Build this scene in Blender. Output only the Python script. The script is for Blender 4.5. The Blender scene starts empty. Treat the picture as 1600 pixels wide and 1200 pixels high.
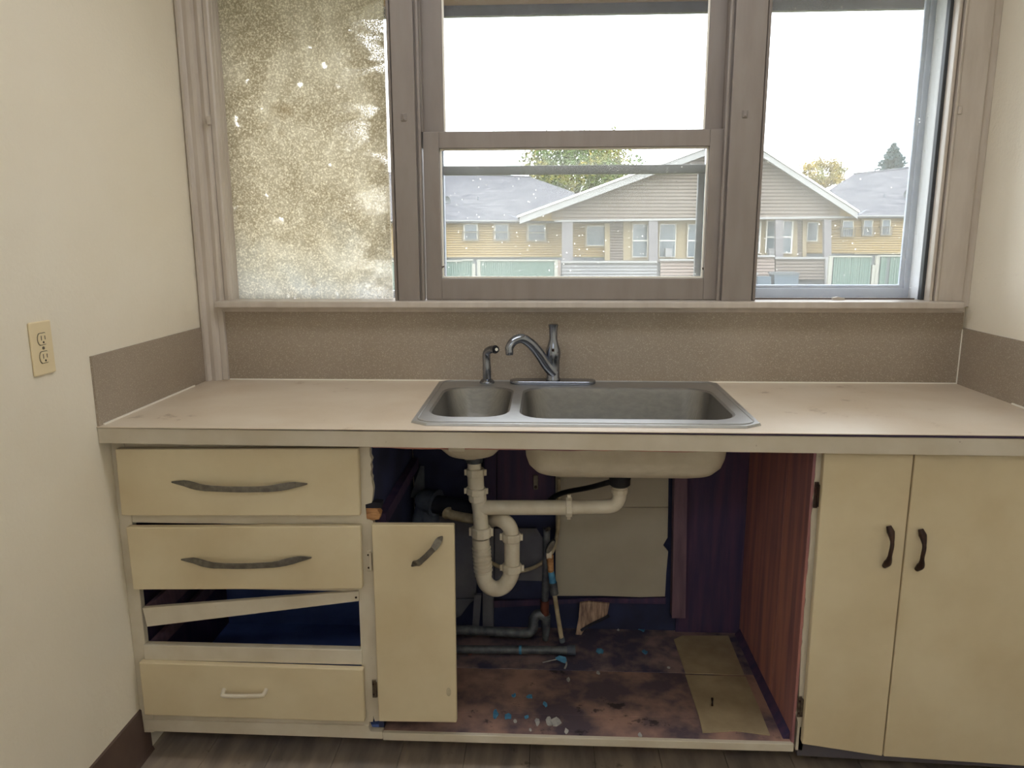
import bpy, bmesh, math, random
from mathutils import Vector, Matrix
random.seed(7)
SC = bpy.context.scene
COL = SC.collection

# ------------------------------------------------------------------ camera
F_PX, PITCH, YAW, ROLL = 1174.32, 0.1951, 0.0478, -0.0032
CAM = Vector((-0.0261, -2.4253, 1.3849))
_c, _s = math.cos(YAW), math.sin(YAW)
FW = Vector((-_s*math.cos(PITCH), _c*math.cos(PITCH), -math.sin(PITCH)))
RT = Vector((_c, _s, 0)); UP = RT.cross(FW)
_cr, _sr = math.cos(ROLL), math.sin(ROLL)
RC = RT*_cr + UP*_sr; UC = UP*_cr - RT*_sr
cd = bpy.data.cameras.new('camera'); cam = bpy.data.objects.new('camera', cd); COL.objects.link(cam)
M = Matrix((RC, UC, -FW)).transposed().to_4x4(); M.translation = CAM
cam.matrix_world = M
cd.sensor_width = 36.0; cd.lens = F_PX*36/1600; cd.clip_start = 0.02; cd.clip_end = 500
SC.camera = cam

def ray(u, v): return FW + RC*((u-800)/F_PX) - UC*((v-600)/F_PX)
def at(u, v, y):                      # measured point of the photograph at depth y of the place
    d = ray(u, v); return CAM + d*((y-CAM.y)/d.y)
def atz(u, v, z):
    d = ray(u, v); return CAM + d*((z-CAM.z)/d.z)

# ------------------------------------------------------------------ sky and light
SKY = 7.8
w = bpy.data.worlds.new('overcast_sky'); SC.world = w; w.use_nodes = True
bg = w.node_tree.nodes['Background']
bg.inputs[0].default_value = (0.96, 0.98, 1.0, 1); bg.inputs[1].default_value = SKY
SC.view_settings.view_transform = 'Standard'; SC.view_settings.look = 'None'
SC.view_settings.gamma = 1.0; SC.view_settings.use_curve_mapping = False
SC.view_settings.exposure = 0.0
SC.cycles.max_bounces = 10; SC.cycles.diffuse_bounces = 7; SC.cycles.glossy_bounces = 4
SC.cycles.transparent_max_bounces = 16; SC.cycles.transmission_bounces = 6

# ------------------------------------------------------------------ materials
def lin(r, g, b):
    f = lambda c: c/12.92 if c <= .04045 else ((c+.055)/1.055)**2.4
    return (f(r/255), f(g/255), f(b/255), 1)
class NT:
    def __init__(s, name):
        s.m = bpy.data.materials.new(name); s.m.use_nodes = True; s.t = s.m.node_tree; s.t.nodes.clear()
        s.out = s.n('ShaderNodeOutputMaterial')
    def n(s, ty, **k):
        o = s.t.nodes.new(ty)
        for a, b in k.items(): setattr(o, a, b)
        return o
    def l(s, a, b): s.t.links.new(a, b)
    def pos(s, sc=(1, 1, 1)):
        g = s.n('ShaderNodeNewGeometry'); mp = s.n('ShaderNodeMapping'); mp.inputs['Scale'].default_value = sc
        s.l(g.outputs['Position'], mp.inputs['Vector']); return mp.outputs[0]
    def noise(s, scale, detail=4, sc=(1, 1, 1), rough=.55, dist=0):
        o = s.n('ShaderNodeTexNoise'); o.inputs['Scale'].default_value = scale; o.inputs['Detail'].default_value = detail
        o.inputs['Roughness'].default_value = rough; o.inputs['Distortion'].default_value = dist
        s.l(s.pos(sc), o.inputs['Vector']); return o.outputs['Fac']
    def ramp(s, x, a, b, va=0., vb=1.):
        o = s.n('ShaderNodeMapRange'); o.inputs[1].default_value = a; o.inputs[2].default_value = b
        o.inputs[3].default_value = va; o.inputs[4].default_value = vb; s.l(x, o.inputs[0]); return o.outputs[0]
    def mix(s, fac, a, b):
        o = s.n('ShaderNodeMix', data_type='RGBA')
        for sock, v in ((o.inputs[0], fac), (o.inputs[6], a), (o.inputs[7], b)):
            if hasattr(v, 'is_linked'): s.l(v, sock)
            else: sock.default_value = v
        return o.outputs[2]
    def mul(s, a, b, op='MULTIPLY'):
        o = s.n('ShaderNodeMath', operation=op)
        for i, v in enumerate((a, b)):
            if hasattr(v, 'is_linked'): s.l(v, o.inputs[i])
            else: o.inputs[i].default_value = v
        return o.outputs[0]
MATS = {}
def mat(name, col, col2=None, rough=.5, metal=0., scale=4., stretch=(1, 1, 1), lo=.35, hi=.65, spots=None, bump=None, spec=.5, speck=None):
    """col/col2 mixed by a noise; spots=(colour, scale, threshold, strength); speck=(colour, scale, lo, hi, amount); bump=(scale, strength, stretch)"""
    t = NT(name); b = t.n('ShaderNodeBsdfPrincipled'); t.l(b.outputs[0], t.out.inputs[0])
    c = col
    if col2: c = t.mix(t.ramp(t.noise(scale, 5, stretch), lo, hi), col, col2)
    if speck: c = t.mix(t.ramp(t.noise(speck[1], 2), speck[2], speck[3], 0, speck[4]), c, speck[0])
    if spots: c = t.mix(t.ramp(t.noise(spots[1], 6, rough=.7), spots[2], spots[2]+.06, 0, spots[3]), c, spots[0])
    if hasattr(c, 'is_linked'): t.l(c, b.inputs['Base Color'])
    else: b.inputs['Base Color'].default_value = c
    b.inputs['Roughness'].default_value = rough; b.inputs['Metallic'].default_value = metal
    b.inputs['Specular IOR Level'].default_value = spec
    if bump:
        o = t.n('ShaderNodeBump'); o.inputs['Strength'].default_value = bump[1]; o.inputs['Distance'].default_value = .004
        t.l(t.noise(bump[0], 3, bump[2] if len(bump) > 2 else (1, 1, 1)), o.inputs['Height']); t.l(o.outputs[0], b.inputs['Normal'])
    MATS[name] = t.m; return t.m

mat('wall_paint', lin(233, 227, 213), lin(228, 220, 203), rough=.42, scale=1.5, bump=(90, .42), spots=(lin(150, 135, 105), 60, .80, .5))
mat('ceiling_paint', lin(235, 230, 215), rough=.7)
mat('trim_paint', lin(196, 187, 178), lin(184, 174, 164), rough=.4, scale=9, stretch=(3, 3, .6), spots=(lin(120, 100, 80), 60, .70, .6), bump=(35, .08))
mat('shaded_sash_paint', lin(138, 129, 123), lin(131, 121, 115), rough=.45, scale=9, stretch=(3, 3, .6), spots=(lin(110, 92, 76), 70, .76, .5), bump=(35, .08))  # cream trim made darker: its backlit shade is put into the colour
mat('frame_paint', lin(208, 200, 184), lin(195, 185, 166), rough=.5, scale=9, spots=(lin(105, 85, 65), 40, .68, .7), bump=(30, .1))
mat('cream_paint', lin(214, 201, 171), lin(201, 185, 152), rough=.45, scale=3.5, spots=(lin(120, 92, 62), 60, .71, .6), bump=(25, .05))
mat('laminate', lin(216, 204, 188), lin(204, 188, 168), rough=.33, scale=4, spots=(lin(120, 88, 68), 8, .62, .42), speck=(lin(226, 216, 200), 420, .55, .7, .35), bump=(200, .03))
mat('laminate_band', lin(198, 190, 176), lin(186, 176, 158), rough=.45, scale=7, spots=(lin(95, 75, 58), 38, .69, .7))
mat('splash', lin(156, 144, 131), lin(147, 134, 120), rough=.5, scale=3, speck=(lin(206, 194, 176), 330, .56, .68, .6), spots=(lin(112, 98, 82), 260, .66, .45))
mat('caulk', lin(236, 232, 222), rough=.4)
mat('steel', lin(158, 156, 153), lin(146, 145, 143), rough=.42, metal=1, scale=40, stretch=(1, 12, 1), bump=(300, .03, (.05, 1, 1)))
mat('steel_rim', lin(190, 190, 190), lin(176, 176, 177), rough=.44, metal=1, scale=40, stretch=(1, 12, 1))
mat('chrome', lin(142, 147, 158), rough=.2, metal=1)
mat('undercoat', lin(196, 187, 168), lin(182, 172, 152), rough=.75, scale=14, bump=(120, .2))
mat('black_rubber', lin(22, 24, 30), rough=.5)
mat('pvc', lin(226, 219, 202), lin(212, 202, 182), rough=.4, scale=20, spots=(lin(80, 65, 50), 80, .72, .5))
mat('pvc_dirty', lin(190, 178, 150), lin(150, 136, 110), rough=.55, scale=25)
mat('galvanised', lin(112, 116, 122), lin(72, 78, 88), rough=.55, metal=.4, scale=30, spots=(lin(150, 160, 160), 60, .68, .7))
mat('iron_pipe', lin(34, 38, 48), lin(24, 26, 36), rough=.7, scale=20)
mat('lead', lin(96, 104, 118), lin(72, 80, 96), rough=.7, scale=25, bump=(40, .3))
mat('copper', lin(120, 70, 55), lin(90, 55, 50), rough=.45, metal=.5, scale=30)
mat('dark_wood', lin(84, 62, 92), lin(58, 50, 84), rough=.7, scale=8, stretch=(4, 4, .4))  # brown boards, tinted with the purple cast of the dark cabinet inside
mat('blue_shade_wood', lin(110, 138, 210), lin(92, 114, 186), rough=.8, scale=6)  # brown wood; blue cast of the unlit drawer bay put into the colour
mat('back_shade_wood', lin(48, 56, 94), lin(38, 42, 70), rough=.8, scale=6)  # brown panels with the bluish gloom under the sink mixed into the colour
mat('red_wood', lin(190, 130, 116), lin(138, 96, 104), rough=.55, scale=5, stretch=(1, 5, .35), spots=(lin(50, 32, 30), 40, .72, .5), bump=(60, .1, (1, 6, .3)))
mat('stud_wood', lin(124, 98, 112), lin(98, 78, 94), rough=.7, scale=8, stretch=(4, 4, .5))
mat('board_paint', lin(178, 172, 156), lin(166, 158, 142), rough=.65, scale=4, spots=(lin(120, 108, 96), 60, .76, .6))
mat('board_grey', lin(118, 118, 126), lin(92, 94, 108), rough=.7, scale=6)
mat('rot_floor', lin(146, 124, 124), lin(72, 68, 90), rough=.8, scale=11, lo=.38, hi=.6, spots=(lin(168, 146, 132), 26, .66, .6), bump=(40, .3))
mat('rot_floor_warm', lin(168, 134, 122), lin(86, 74, 84), rough=.8, scale=7, lo=.38, hi=.6, spots=(lin(34, 30, 38), 12, .60, .8), bump=(40, .3))
mat('pale_vinyl', lin(176, 160, 130), lin(150, 134, 108), rough=.6, scale=9, spots=(lin(84, 62, 48), 16, .66, .7))
mat('raw_wood', lin(196, 150, 104), lin(150, 106, 70), rough=.8, scale=30, stretch=(1, 1, 4))
mat('torn_ply', lin(190, 162, 140), lin(120, 96, 88), rough=.85, scale=40, stretch=(3, 1, .5))
mat('dirt_black', lin(24, 26, 38), lin(36, 36, 50), rough=.9, scale=10)
mat('pewter', lin(128, 124, 116), lin(104, 100, 94), rough=.35, metal=.75, scale=60)
mat('bronze', lin(70, 50, 42), lin(48, 36, 34), rough=.4, metal=.6, scale=50)
mat('hinge_metal', lin(72, 58, 52), lin(120, 108, 92), rough=.45, metal=.5, scale=90)
mat('ivory', lin(228, 212, 176), rough=.3)
mat('slot_dark', lin(28, 24, 20), rough=.6)
mat('blue_flake', lin(84, 150, 190), lin(60, 120, 165), rough=.8, scale=60)
mat('pale_flake', lin(190, 190, 186), lin(160, 158, 160), rough=.8, scale=60)
mat('vinyl_plank', lin(168, 152, 136), lin(128, 118, 112), rough=.45, scale=7, stretch=(3, .6, 1), spots=(lin(72, 64, 64), 15, .62, .6))
mat('subfloor', lin(40, 36, 36), rough=.9)
mat('cove_base', lin(96, 78, 70), lin(84, 68, 62), rough=.6, scale=12)
mat('toe_kick', lin(84, 80, 88), rough=.7)
# outdoors
mat('yellow_siding', (0.20, 0.148, 0.074, 1), (0.185, 0.135, 0.066, 1), rough=.8, spec=.02, scale=1.5)
mat('grey_siding', (0.118, 0.1, 0.085, 1), (0.108, 0.092, 0.08, 1), rough=.8, spec=.02, scale=1.5)
mat('pale_siding', (0.145, 0.147, 0.152, 1), (0.132, 0.134, 0.14, 1), rough=.8, spec=.02, scale=1.5)
mat('pink_siding', (0.16, 0.13, 0.115, 1), (0.148, 0.12, 0.105, 1), rough=.8, spec=.02, scale=1.5)
mat('house_trim', (0.19, 0.19, 0.19, 1), rough=.7, spec=.02)
mat('sash_white', (.42, .41, .38, 1), rough=.8, spec=.02)
mat('cream_trim', (0.2, 0.165, 0.105, 1), rough=.7, spec=.02)
mat('porch_post', (0.115, 0.11, 0.115, 1), rough=.8, spec=.02)
mat('foundation', (0.08, 0.088, 0.093, 1), rough=.9, spec=.02)
mat('house_glass', (0.028, 0.045, 0.056, 1), (0.045, 0.064, 0.075, 1), rough=.25, scale=2)
mat('guard_metal', (0.03, 0.03, 0.032, 1), rough=.5)
mat('valley_metal', (0.05, 0.06, 0.078, 1), rough=.5)
mat('dish_grey', (0.11, 0.12, 0.125, 1), rough=.5)
mat('fence_green', (0.07, 0.105, 0.093, 1), (0.085, 0.12, 0.105, 1), rough=.8, spec=.02, scale=3, stretch=(6, 6, .3))
mat('fence_rail', (0.19, 0.19, 0.17, 1), rough=.7, spec=.02)
mat('bin_grey', (0.065, 0.085, 0.105, 1), rough=.6, spec=.05)
mat('grass', lin(90, 99, 50), lin(108, 99, 66), rough=.9, spec=.02, scale=1.2)
mat('bark', lin(88, 76, 74), rough=.9, spec=.02)
mat('leaf_green', (0.06, 0.09, 0.03, 1), (0.19, 0.145, 0.03, 1), rough=.8, spec=.02, scale=.45, lo=.5, hi=.7)
mat('leaf_gold', (0.2, 0.15, 0.03, 1), (0.1, 0.105, 0.04, 1), rough=.8, spec=.02, scale=.6, lo=.48, hi=.66)
mat('leaf_fir', (0.035, 0.058, 0.063, 1), (0.05, 0.075, 0.075, 1), rough=.8, spec=.02, scale=.8)
mat('soffit', lin(119, 94, 86), rough=.8)
mat('fascia', lin(83, 85, 109), lin(68, 71, 95), rough=.6, scale=20, spots=(lin(179, 179, 191), 60, .72, .8))
mat('storm_metal', lin(140, 148, 164), lin(124, 132, 150), rough=.4, metal=.3, scale=15)
mat('bar_metal', lin(72, 75, 80), rough=.5, metal=.2)
mat('outer_jamb', lin(178, 178, 181), rough=.5)
mat('outer_wall', lin(190, 180, 160), rough=.8)

def shingle_mat():
    t = NT('shingles'); b = t.n('ShaderNodeBsdfPrincipled'); t.l(b.outputs[0], t.out.inputs[0])
    c = t.mix(t.ramp(t.noise(1.6, 5, (1, 1, 8)), .35, .65), (.05, .052, .062, 1), (.098, .097, .104, 1))
    wv = t.n('ShaderNodeTexWave', wave_type='BANDS', bands_direction='Z'); wv.inputs['Scale'].default_value = 2.2; wv.inputs['Distortion'].default_value = .4
    t.l(t.pos(), wv.inputs['Vector'])
    c = t.mix(t.ramp(wv.outputs['Fac'], .0, .35, .35, 0), c, (.04, .042, .05, 1))
    t.l(c, b.inputs['Base Color']); b.inputs['Roughness'].default_value = .9; b.inputs['Specular IOR Level'].default_value = .02; MATS['shingles'] = t.m
shingle_mat()

def glass_mat(name, veil, thr, blue=0.):
    """thin clear pane with a veil of dust and splashes dried on it"""
    t = NT(name)
    tr = t.n('ShaderNodeBsdfTransparent'); tr.inputs[0].default_value = (.95, .97, .98, 1)
    gl = t.n('ShaderNodeBsdfGlossy'); gl.inputs['Roughness'].default_value = .03
    fr = t.n('ShaderNodeFresnel'); fr.inputs[0].default_value = 1.45
    m1 = t.n('ShaderNodeMixShader'); t.l(fr.outputs[0], m1.inputs[0]); t.l(tr.outputs[0], m1.inputs[1]); t.l(gl.outputs[0], m1.inputs[2])
    du = t.n('ShaderNodeBsdfTranslucent'); du.inputs[0].default_value = (.92, .90, .87, 1)
    vo = t.n('ShaderNodeTexVoronoi'); vo.inputs['Scale'].default_value = 55; t.l(t.pos(), vo.inputs['Vector'])
    dots = t.mul(t.ramp(vo.outputs['Distance'], .06, .14, 1, 0), t.ramp(t.noise(16, 4), thr, thr+.05))
    film = t.ramp(t.noise(5, 6, (1, 1, .7)), .35, .7, veil*.85, veil*1.2)
    f = t.mul(t.mul(dots, .75), film, 'ADD')
    m2 = t.n('ShaderNodeMixShader'); t.l(f, m2.inputs[0]); t.l(m1.outputs[0], m2.inputs[1]); t.l(du.outputs[0], m2.inputs[2])
    t.l(m2.outputs[0], t.out.inputs[0]); MATS[name] = t.m
glass_mat('dusty_glass', .055, .51); glass_mat('clear_glass', .03, .60)

def frost_mat():
    """pane brushed over with a thin beige coat, scrubbed through at the right-hand edge"""
    t = NT('brushed_glass')
    du = t.n('ShaderNodeBsdfTranslucent'); df = t.n('ShaderNodeBsdfDiffuse'); tr = t.n('ShaderNodeBsdfTransparent')
    c = t.mix(t.ramp(t.noise(7, 6, (1, 1, .8), dist=.6), .38, .66), lin(158, 150, 133), lin(188, 183, 171))
    g = t.n('ShaderNodeNewGeometry'); sp = t.n('ShaderNodeSeparateXYZ'); t.l(g.outputs['Position'], sp.inputs[0])
    low = t.ramp(t.mul(sp.outputs['Z'], t.mul(t.noise(6, 3, dist=.5), .5), 'SUBTRACT'), .86, 1.18, .9, 0)   # thinner, cooler coat lower down
    c = t.mix(low, c, lin(186, 188, 186))
    c = t.mix(t.ramp(t.noise(170, 4, rough=.8), .47, .66, 0, .95), c, lin(240, 236, 224))
    c = t.mix(t.ramp(t.noise(4, 4), .62, .72, 0, .5), c, lin(140, 122, 90))
    t.l(c, du.inputs[0]); t.l(c, df.inputs[0])
    m1 = t.n('ShaderNodeMixShader'); m1.inputs[0].default_value = .3; t.l(du.outputs[0], m1.inputs[1]); t.l(df.outputs[0], m1.inputs[2])
    edge = t.ramp(sp.outputs['X'], -.72, -.58, 0, 1)
    band = t.ramp(t.noise(13, 2, (.35, 1, 1), dist=.5), .50, .60, 0, .8)
    grit = t.ramp(t.noise(260, 3, rough=.7), .46, .58, 0, .75)
    few = t.mul(t.ramp(t.noise(24, 2), .70, .74, 0, .9), t.ramp(t.noise(330, 2), .45, .55))
    rim = t.ramp(sp.outputs['X'], -.541, -.535, 0, .9)
    f = t.mul(t.mul(t.mul(t.mul(edge, band), grit), few, 'MAXIMUM'), rim, 'MAXIMUM')
    m2 = t.n('ShaderNodeMixShader'); t.l(f, m2.inputs[0]); t.l(m1.outputs[0], m2.inputs[1]); t.l(tr.outputs[0], m2.inputs[2])
    t.l(m2.outputs[0], t.out.inputs[0]); MATS['brushed_glass'] = t.m
frost_mat()

# ------------------------------------------------------------------ mesh helpers
WL = {}                                    # world location of every object made
class MB:
    def __init__(s): s.v = []; s.f = []
    def add(s, vs, fs):
        k = len(s.v); s.v += [Vector(p) for p in vs]; s.f += [[i+k for i in f] for f in fs]; return s
    def box(s, x0, x1, y0, y1, z0, z1):
        return s.add([(x, y, z) for x in (x0, x1) for y in (y0, y1) for z in (z0, z1)],
                     [(0, 1, 3, 2), (4, 6, 7, 5), (0, 4, 5, 1), (2, 3, 7, 6), (0, 2, 6, 4), (1, 5, 7, 3)])
    def hexa(s, p):                        # p: 4 front corners (ccw) then 4 back corners
        return s.add(p, [(0, 1, 2, 3), (7, 6, 5, 4), (0, 4, 5, 1), (1, 5, 6, 2), (2, 6, 7, 3), (3, 7, 4, 0)])
    def prism(s, poly, axis, a, b):
        """polygon in the two other axes (order x,y,z kept) extruded along axis from a to b"""
        def P(p, t):
            return {'x': (t, p[0], p[1]), 'y': (p[0], t, p[1]), 'z': (p[0], p[1], t)}[axis]
        n = len(poly)
        return s.add([P(p, a) for p in poly]+[P(p, b) for p in poly],
                     [list(range(n)), list(range(2*n-1, n-1, -1))]+[(i, i+n, (i+1) % n+n, (i+1) % n) for i in range(n)])
    def tube(s, pts, r, seg=14, cap=True):
        pts = [Vector(p) for p in pts]; n = len(pts)
        rs = r if isinstance(r, (list, tuple)) else [r]*n
        T = [(pts[min(i+1, n-1)]-pts[max(i-1, 0)]).normalized() for i in range(n)]
        a = Vector((0, 0, 1)) if abs(T[0].z) < .9 else Vector((1, 0, 0))
        N = (a-T[0]*a.dot(T[0])).normalized(); vs = []
        for i in range(n):
            N = (N-T[i]*N.dot(T[i])).normalized(); Bn = T[i].cross(N)
            for k in range(seg):
                th = 2*math.pi*k/seg; vs.append(pts[i]+(N*math.cos(th)+Bn*math.sin(th))*rs[i])
        fs = [(i*seg+k, i*seg+(k+1) % seg, (i+1)*seg+(k+1) % seg, (i+1)*seg+k) for i in range(n-1) for k in range(seg)]
        if cap: fs += [list(range(seg-1, -1, -1)), list(range((n-1)*seg, n*seg))]
        return s.add(vs, fs)
    def lathe(s, c, prof, seg=24):         # prof: (r, z) bottom to top about a vertical axis
        return s.tube([(c[0], c[1], z) for r, z in prof], [r for r, z in prof], seg) if False else s._lathe(c, prof, seg)
    def _lathe(s, c, prof, seg):
        vs = [(c[0]+r*math.cos(2*math.pi*k/seg), c[1]+r*math.sin(2*math.pi*k/seg), z) for r, z in prof for k in range(seg)]
        n = len(prof)
        fs = [(i*seg+k, i*seg+(k+1) % seg, (i+1)*seg+(k+1) % seg, (i+1)*seg+k) for i in range(n-1) for k in range(seg)]
        fs += [list(range(seg-1, -1, -1)), list(range((n-1)*seg, n*seg))]
        return s.add(vs, fs)
    def build(s, name, m, parent=None, bevel=0, smooth=False, **props):
        lo = Vector([min(v[i] for v in s.v) for i in range(3)]); hi = Vector([max(v[i] for v in s.v) for i in range(3)])
        c = (lo+hi)/2
        me = bpy.data.meshes.new(name); me.from_pydata([v-c for v in s.v], [], s.f); me.update()
        bm = bmesh.new(); bm.from_mesh(me); bmesh.ops.recalc_face_normals(bm, faces=bm.faces); bm.to_mesh(me); bm.free()
        me.materials.append(MATS[m] if isinstance(m, str) else m)
        if smooth:
            me.polygons.foreach_set('use_smooth', [True]*len(me.polygons)); me.set_sharp_from_angle(angle=math.radians(38))
        o = bpy.data.objects.new(name, me); COL.objects.link(o)
        if parent: o.parent = parent
        o.location = c-(WL[parent] if parent else Vector()); WL[o] = c
        if bevel:
            b = o.modifiers.new('bevel', 'BEVEL'); b.width = bevel; b.segments = 2; b.limit_method = 'ANGLE'
        for k, v in props.items(): o[k] = v
        return o
def box(name, m, x0, x1, y0, y1, z0, z1, parent=None, bevel=0, **p): return MB().box(x0, x1, y0, y1, z0, z1).build(name, m, parent, bevel, **p)
def empty(name, loc, **p):
    o = bpy.data.objects.new(name, None); COL.objects.link(o); o.empty_display_size = .05
    o.location = loc; WL[o] = Vector(loc)
    for k, v in p.items(): o[k] = v
    return o
def thing(name, label, cat, loc, group=None):
    o = empty(name, loc, label=label, category=cat)
    if group: o['group'] = group
    return o
def smoothpath(pts, n=5):
    """Catmull-Rom through the points"""
    P = [Vector(p) for p in pts]; P = [P[0]*2-P[1]]+P+[P[-1]*2-P[-2]]; out = []
    for i in range(1, len(P)-2):
        for k in range(n):
            t = k/n; a, b, c, d = P[i-1:i+3]
            out.append(.5*((2*b)+(c-a)*t+(2*a-5*b+4*c-d)*t*t+(3*b-a-3*c+d)*t**3))
    return out+[P[-2]]
def ragged(x, z0, z1, n, amp, seed):
    r = random.Random(seed); return [(x+r.uniform(-amp, amp)*(0 < i < n), z0+(z1-z0)*(i+(r.uniform(-.3, .3) if 0 < i < n else 0))/n) for i in range(n+1)]

# ------------------------------------------------------------------ room shell
XL, XR, YR, ZF, ZC = -1.160, 1.287, -4.3, -0.06, 2.48
ST = dict(kind='structure')
floor = empty('floor', (0, -2.1, ZF), **ST)
box('subfloor', 'subfloor', XL-.1, XR+.1, YR, .14, ZF-.08, ZF-.006, floor)
pw = .1835; x = -.4365-4*pw; k = 0
while x < XR:
    ys = [-.45, -1.02-.31*(k % 3), -1.95-.27*((k*2) % 3), -3.1-.2*(k % 2), YR]
    for j in range(4):
        dz = random.uniform(0, .0012)
        box('plank', 'vinyl_plank', max(x+.0008, XL), min(x+pw-.0008, XR), ys[j+1]+.0008, ys[j]-.0008, ZF-.006, ZF-.001+dz, floor)
    x += pw; k += 1
wl_ = MB(); RX0, RX1, RZ0, RZ1 = -4.2, -2.50, .00, 2.15          # unseen glazed door, added to let fill light into the room
wl_.box(XL-.12, XL, RX1, .14, ZF-.08, ZC); wl_.box(XL-.12, XL, YR, RX0, ZF-.08, ZC); wl_.box(XL-.12, XL, RX0, RX1, ZF-.08, RZ0); wl_.box(XL-.12, XL, RX0, RX1, RZ1, ZC)
wl_.build('wall_left', 'wall_paint', **ST)
box('wall_right', 'wall_paint', XR, XR+.12, YR, .14, ZF-.08, ZC, **ST)
wb = MB(); WX0, WX1, WZ0, WZ1 = -1.085, 1.175, 1.158, 2.2
wb.box(XL, XR, .006, .14, ZF, WZ0); wb.box(XL, XR, .006, .14, WZ1, ZC); wb.box(XL, WX0, .006, .14, WZ0, WZ1); wb.box(WX1, XR, .006, .14, WZ0, WZ1)
wb.build('wall_back', 'wall_paint', **ST)
box('ceiling', 'ceiling_paint', XL-.12, XR+.12, YR, .14, ZC, ZC+.1, **ST)
box('wall_rear', 'wall_paint', XL-.12, XR+.12, YR-.12, YR, ZF-.08, ZC, **ST)
w4 = empty('fill_door_1', (XL-.06, -3.37, RZ0), **ST); m_ = MB(); wx = (XL-.09, XL-.03)
m_.box(*wx, RX0, RX1, RZ0, RZ0+.05); m_.box(*wx, RX0, RX1, RZ1-.05, RZ1)
for yy in (RX0, -3.375, RX1-.05): m_.box(*wx, yy, yy+.05, RZ0+.05, RZ1-.05)
m_.build('fill_door_frame', 'trim_paint', w4); box('pane', 'clear_glass', XL-.062, XL-.058, RX0+.05, RX1-.05, RZ0+.05, RZ1-.05, w4)
MB().prism([(XL, ZF), (XL+.014, ZF), (XL+.008, ZF+.012), (XL+.005, .085), (XL, .088)], 'y', YR, -.56).build('baseboard_left', 'cove_base', **ST)

# unseen ceiling lamps, added as fill for the counter and cabinets
def glow(name, col, st):
    t = NT(name); e = t.n('ShaderNodeEmission'); e.inputs[0].default_value = col; e.inputs[1].default_value = st
    t.l(e.outputs[0], t.out.inputs[0]); MATS[name] = t.m
glow('fill_glow', (.97, .98, 1.01, 1), 8.5)
glow('fill_glow_rear', (.92, .96, 1.04, 1), 7.2)
for yl_, lm_, lab in ((-.85, 'fill_glow', 'added unseen fill lamp on the ceiling above the sink counter'), (-3.2, 'fill_glow_rear', 'added unseen fill lamp on the ceiling beside the added glazed door')):
    lf = thing('added_fill_lamp', lab, 'lamp', (.06, yl_, ZC-.08))
    box('fill_lamp_housing', 'ceiling_paint', -.60, .72, yl_-.17, yl_+.17, ZC-.035, ZC, lf); box('glow_panel', lm_, -.58, .70, yl_-.15, yl_+.15, ZC-.075, ZC-.036, lf)
    for xx in (-.60, .70): box('end_cap', 'ceiling_paint', xx, xx+.02, yl_-.16, yl_+.16, ZC-.08, ZC-.03, lf)

# ------------------------------------------------------------------ window trim
SILL = 1.180
# left casing: stepped profile, its outer half runs down to the counter
ca = empty('trim_1', (-1.11, -.01, .915), **ST)
pr = [(XL, .006), (XL, -.028), (-1.153, -.037), (-1.146, -.037), (-1.141, -.027), (-1.138, -.024), (-1.124, -.027), (-1.113, -.024), (-1.107, -.014), (-1.107, .006)]
MB().prism(pr, 'z', .9155, WZ1+.05).build('casing_board', 'trim_paint', ca)
pr = [(-1.107, .006), (-1.107, -.013), (-1.094, -.017), (-1.087, -.014), (-1.084, -.006), (-1.082, .006)]
MB().prism(pr, 'z', SILL-.001, WZ1+.05).build('casing_bead', 'trim_paint', ca)
pr = [(-1.082, .05), (-1.082, -.005), (-1.069, -.007), (-1.064, -.003), (-1.062, .012), (-1.0605, .013), (-1.0595, .030), (-1.0585, .031), (-1.0575, .046), (-1.0575, .05)]
MB().prism(pr, 'z', SILL-.001, WZ1).build('casing_bead', 'trim_paint', ca)
MB().box(-1.08, -1.058, .055, .13, SILL-.02, WZ1).build('jamb', 'trim_paint', ca)
p_ = at(328, 187, -.02); box('hook_plate', 'trim_paint', p_.x-.006, p_.x+.004, -.032, -.018, p_.z-.016, p_.z+.010, ca, .002)

def mullion(name, xa, xb, plate):
    t = empty(name, ((xa+xb)/2, .05, SILL), **ST)
    box('post', 'shaded_sash_paint', xa+.004, xb-.004, -.006, .125, SILL-.001, WZ1, t)
    box('casing_board', 'shaded_sash_paint', xa+.014, xb-.014, -.022, -.004, SILL-.001, WZ1+.05, t, .002)
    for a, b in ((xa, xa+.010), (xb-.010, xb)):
        box('bead', 'shaded_sash_paint', a, b, -.013, .008, SILL-.001, WZ1, t, .003)
    q = at(plate[0], plate[1], -.024)
    box('hook_plate', 'shaded_sash_paint', q.x-.008, q.x+.008, -.026, -.02, q.z-.011, q.z+.011, t, .002)
    box('hook', 'shaded_sash_paint', q.x-.003, q.x+.003, -.030, -.025, q.z-.008, q.z+.008, t, .0015)
    return t
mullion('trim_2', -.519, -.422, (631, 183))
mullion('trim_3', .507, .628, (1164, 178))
cr = empty('trim_4', (1.21, 0, SILL), **ST)
box('casing_board', 'trim_paint', 1.185, 1.262, -.018, .006, SILL-.001, WZ1+.05, cr, .002)
box('corner_strip', 'trim_paint', 1.262, XR, -.012, .006, SILL-.018, WZ1+.05, cr, .002)
for a, b, c in ((1.162, 1.171, -.016), (1.171, 1.177, -.008), (1.177, 1.185, -.022)):
    box('bead', 'trim_paint', a, b, c, .02, SILL-.001, WZ1, cr, .002)
box('stop', 'bar_metal', 1.154, 1.170, .022, .044, SILL-.001, WZ1, cr, .002)
box('jamb', 'outer_jamb', 1.158, 1.176, .044, .16, SILL-.03, WZ1, cr)
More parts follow.
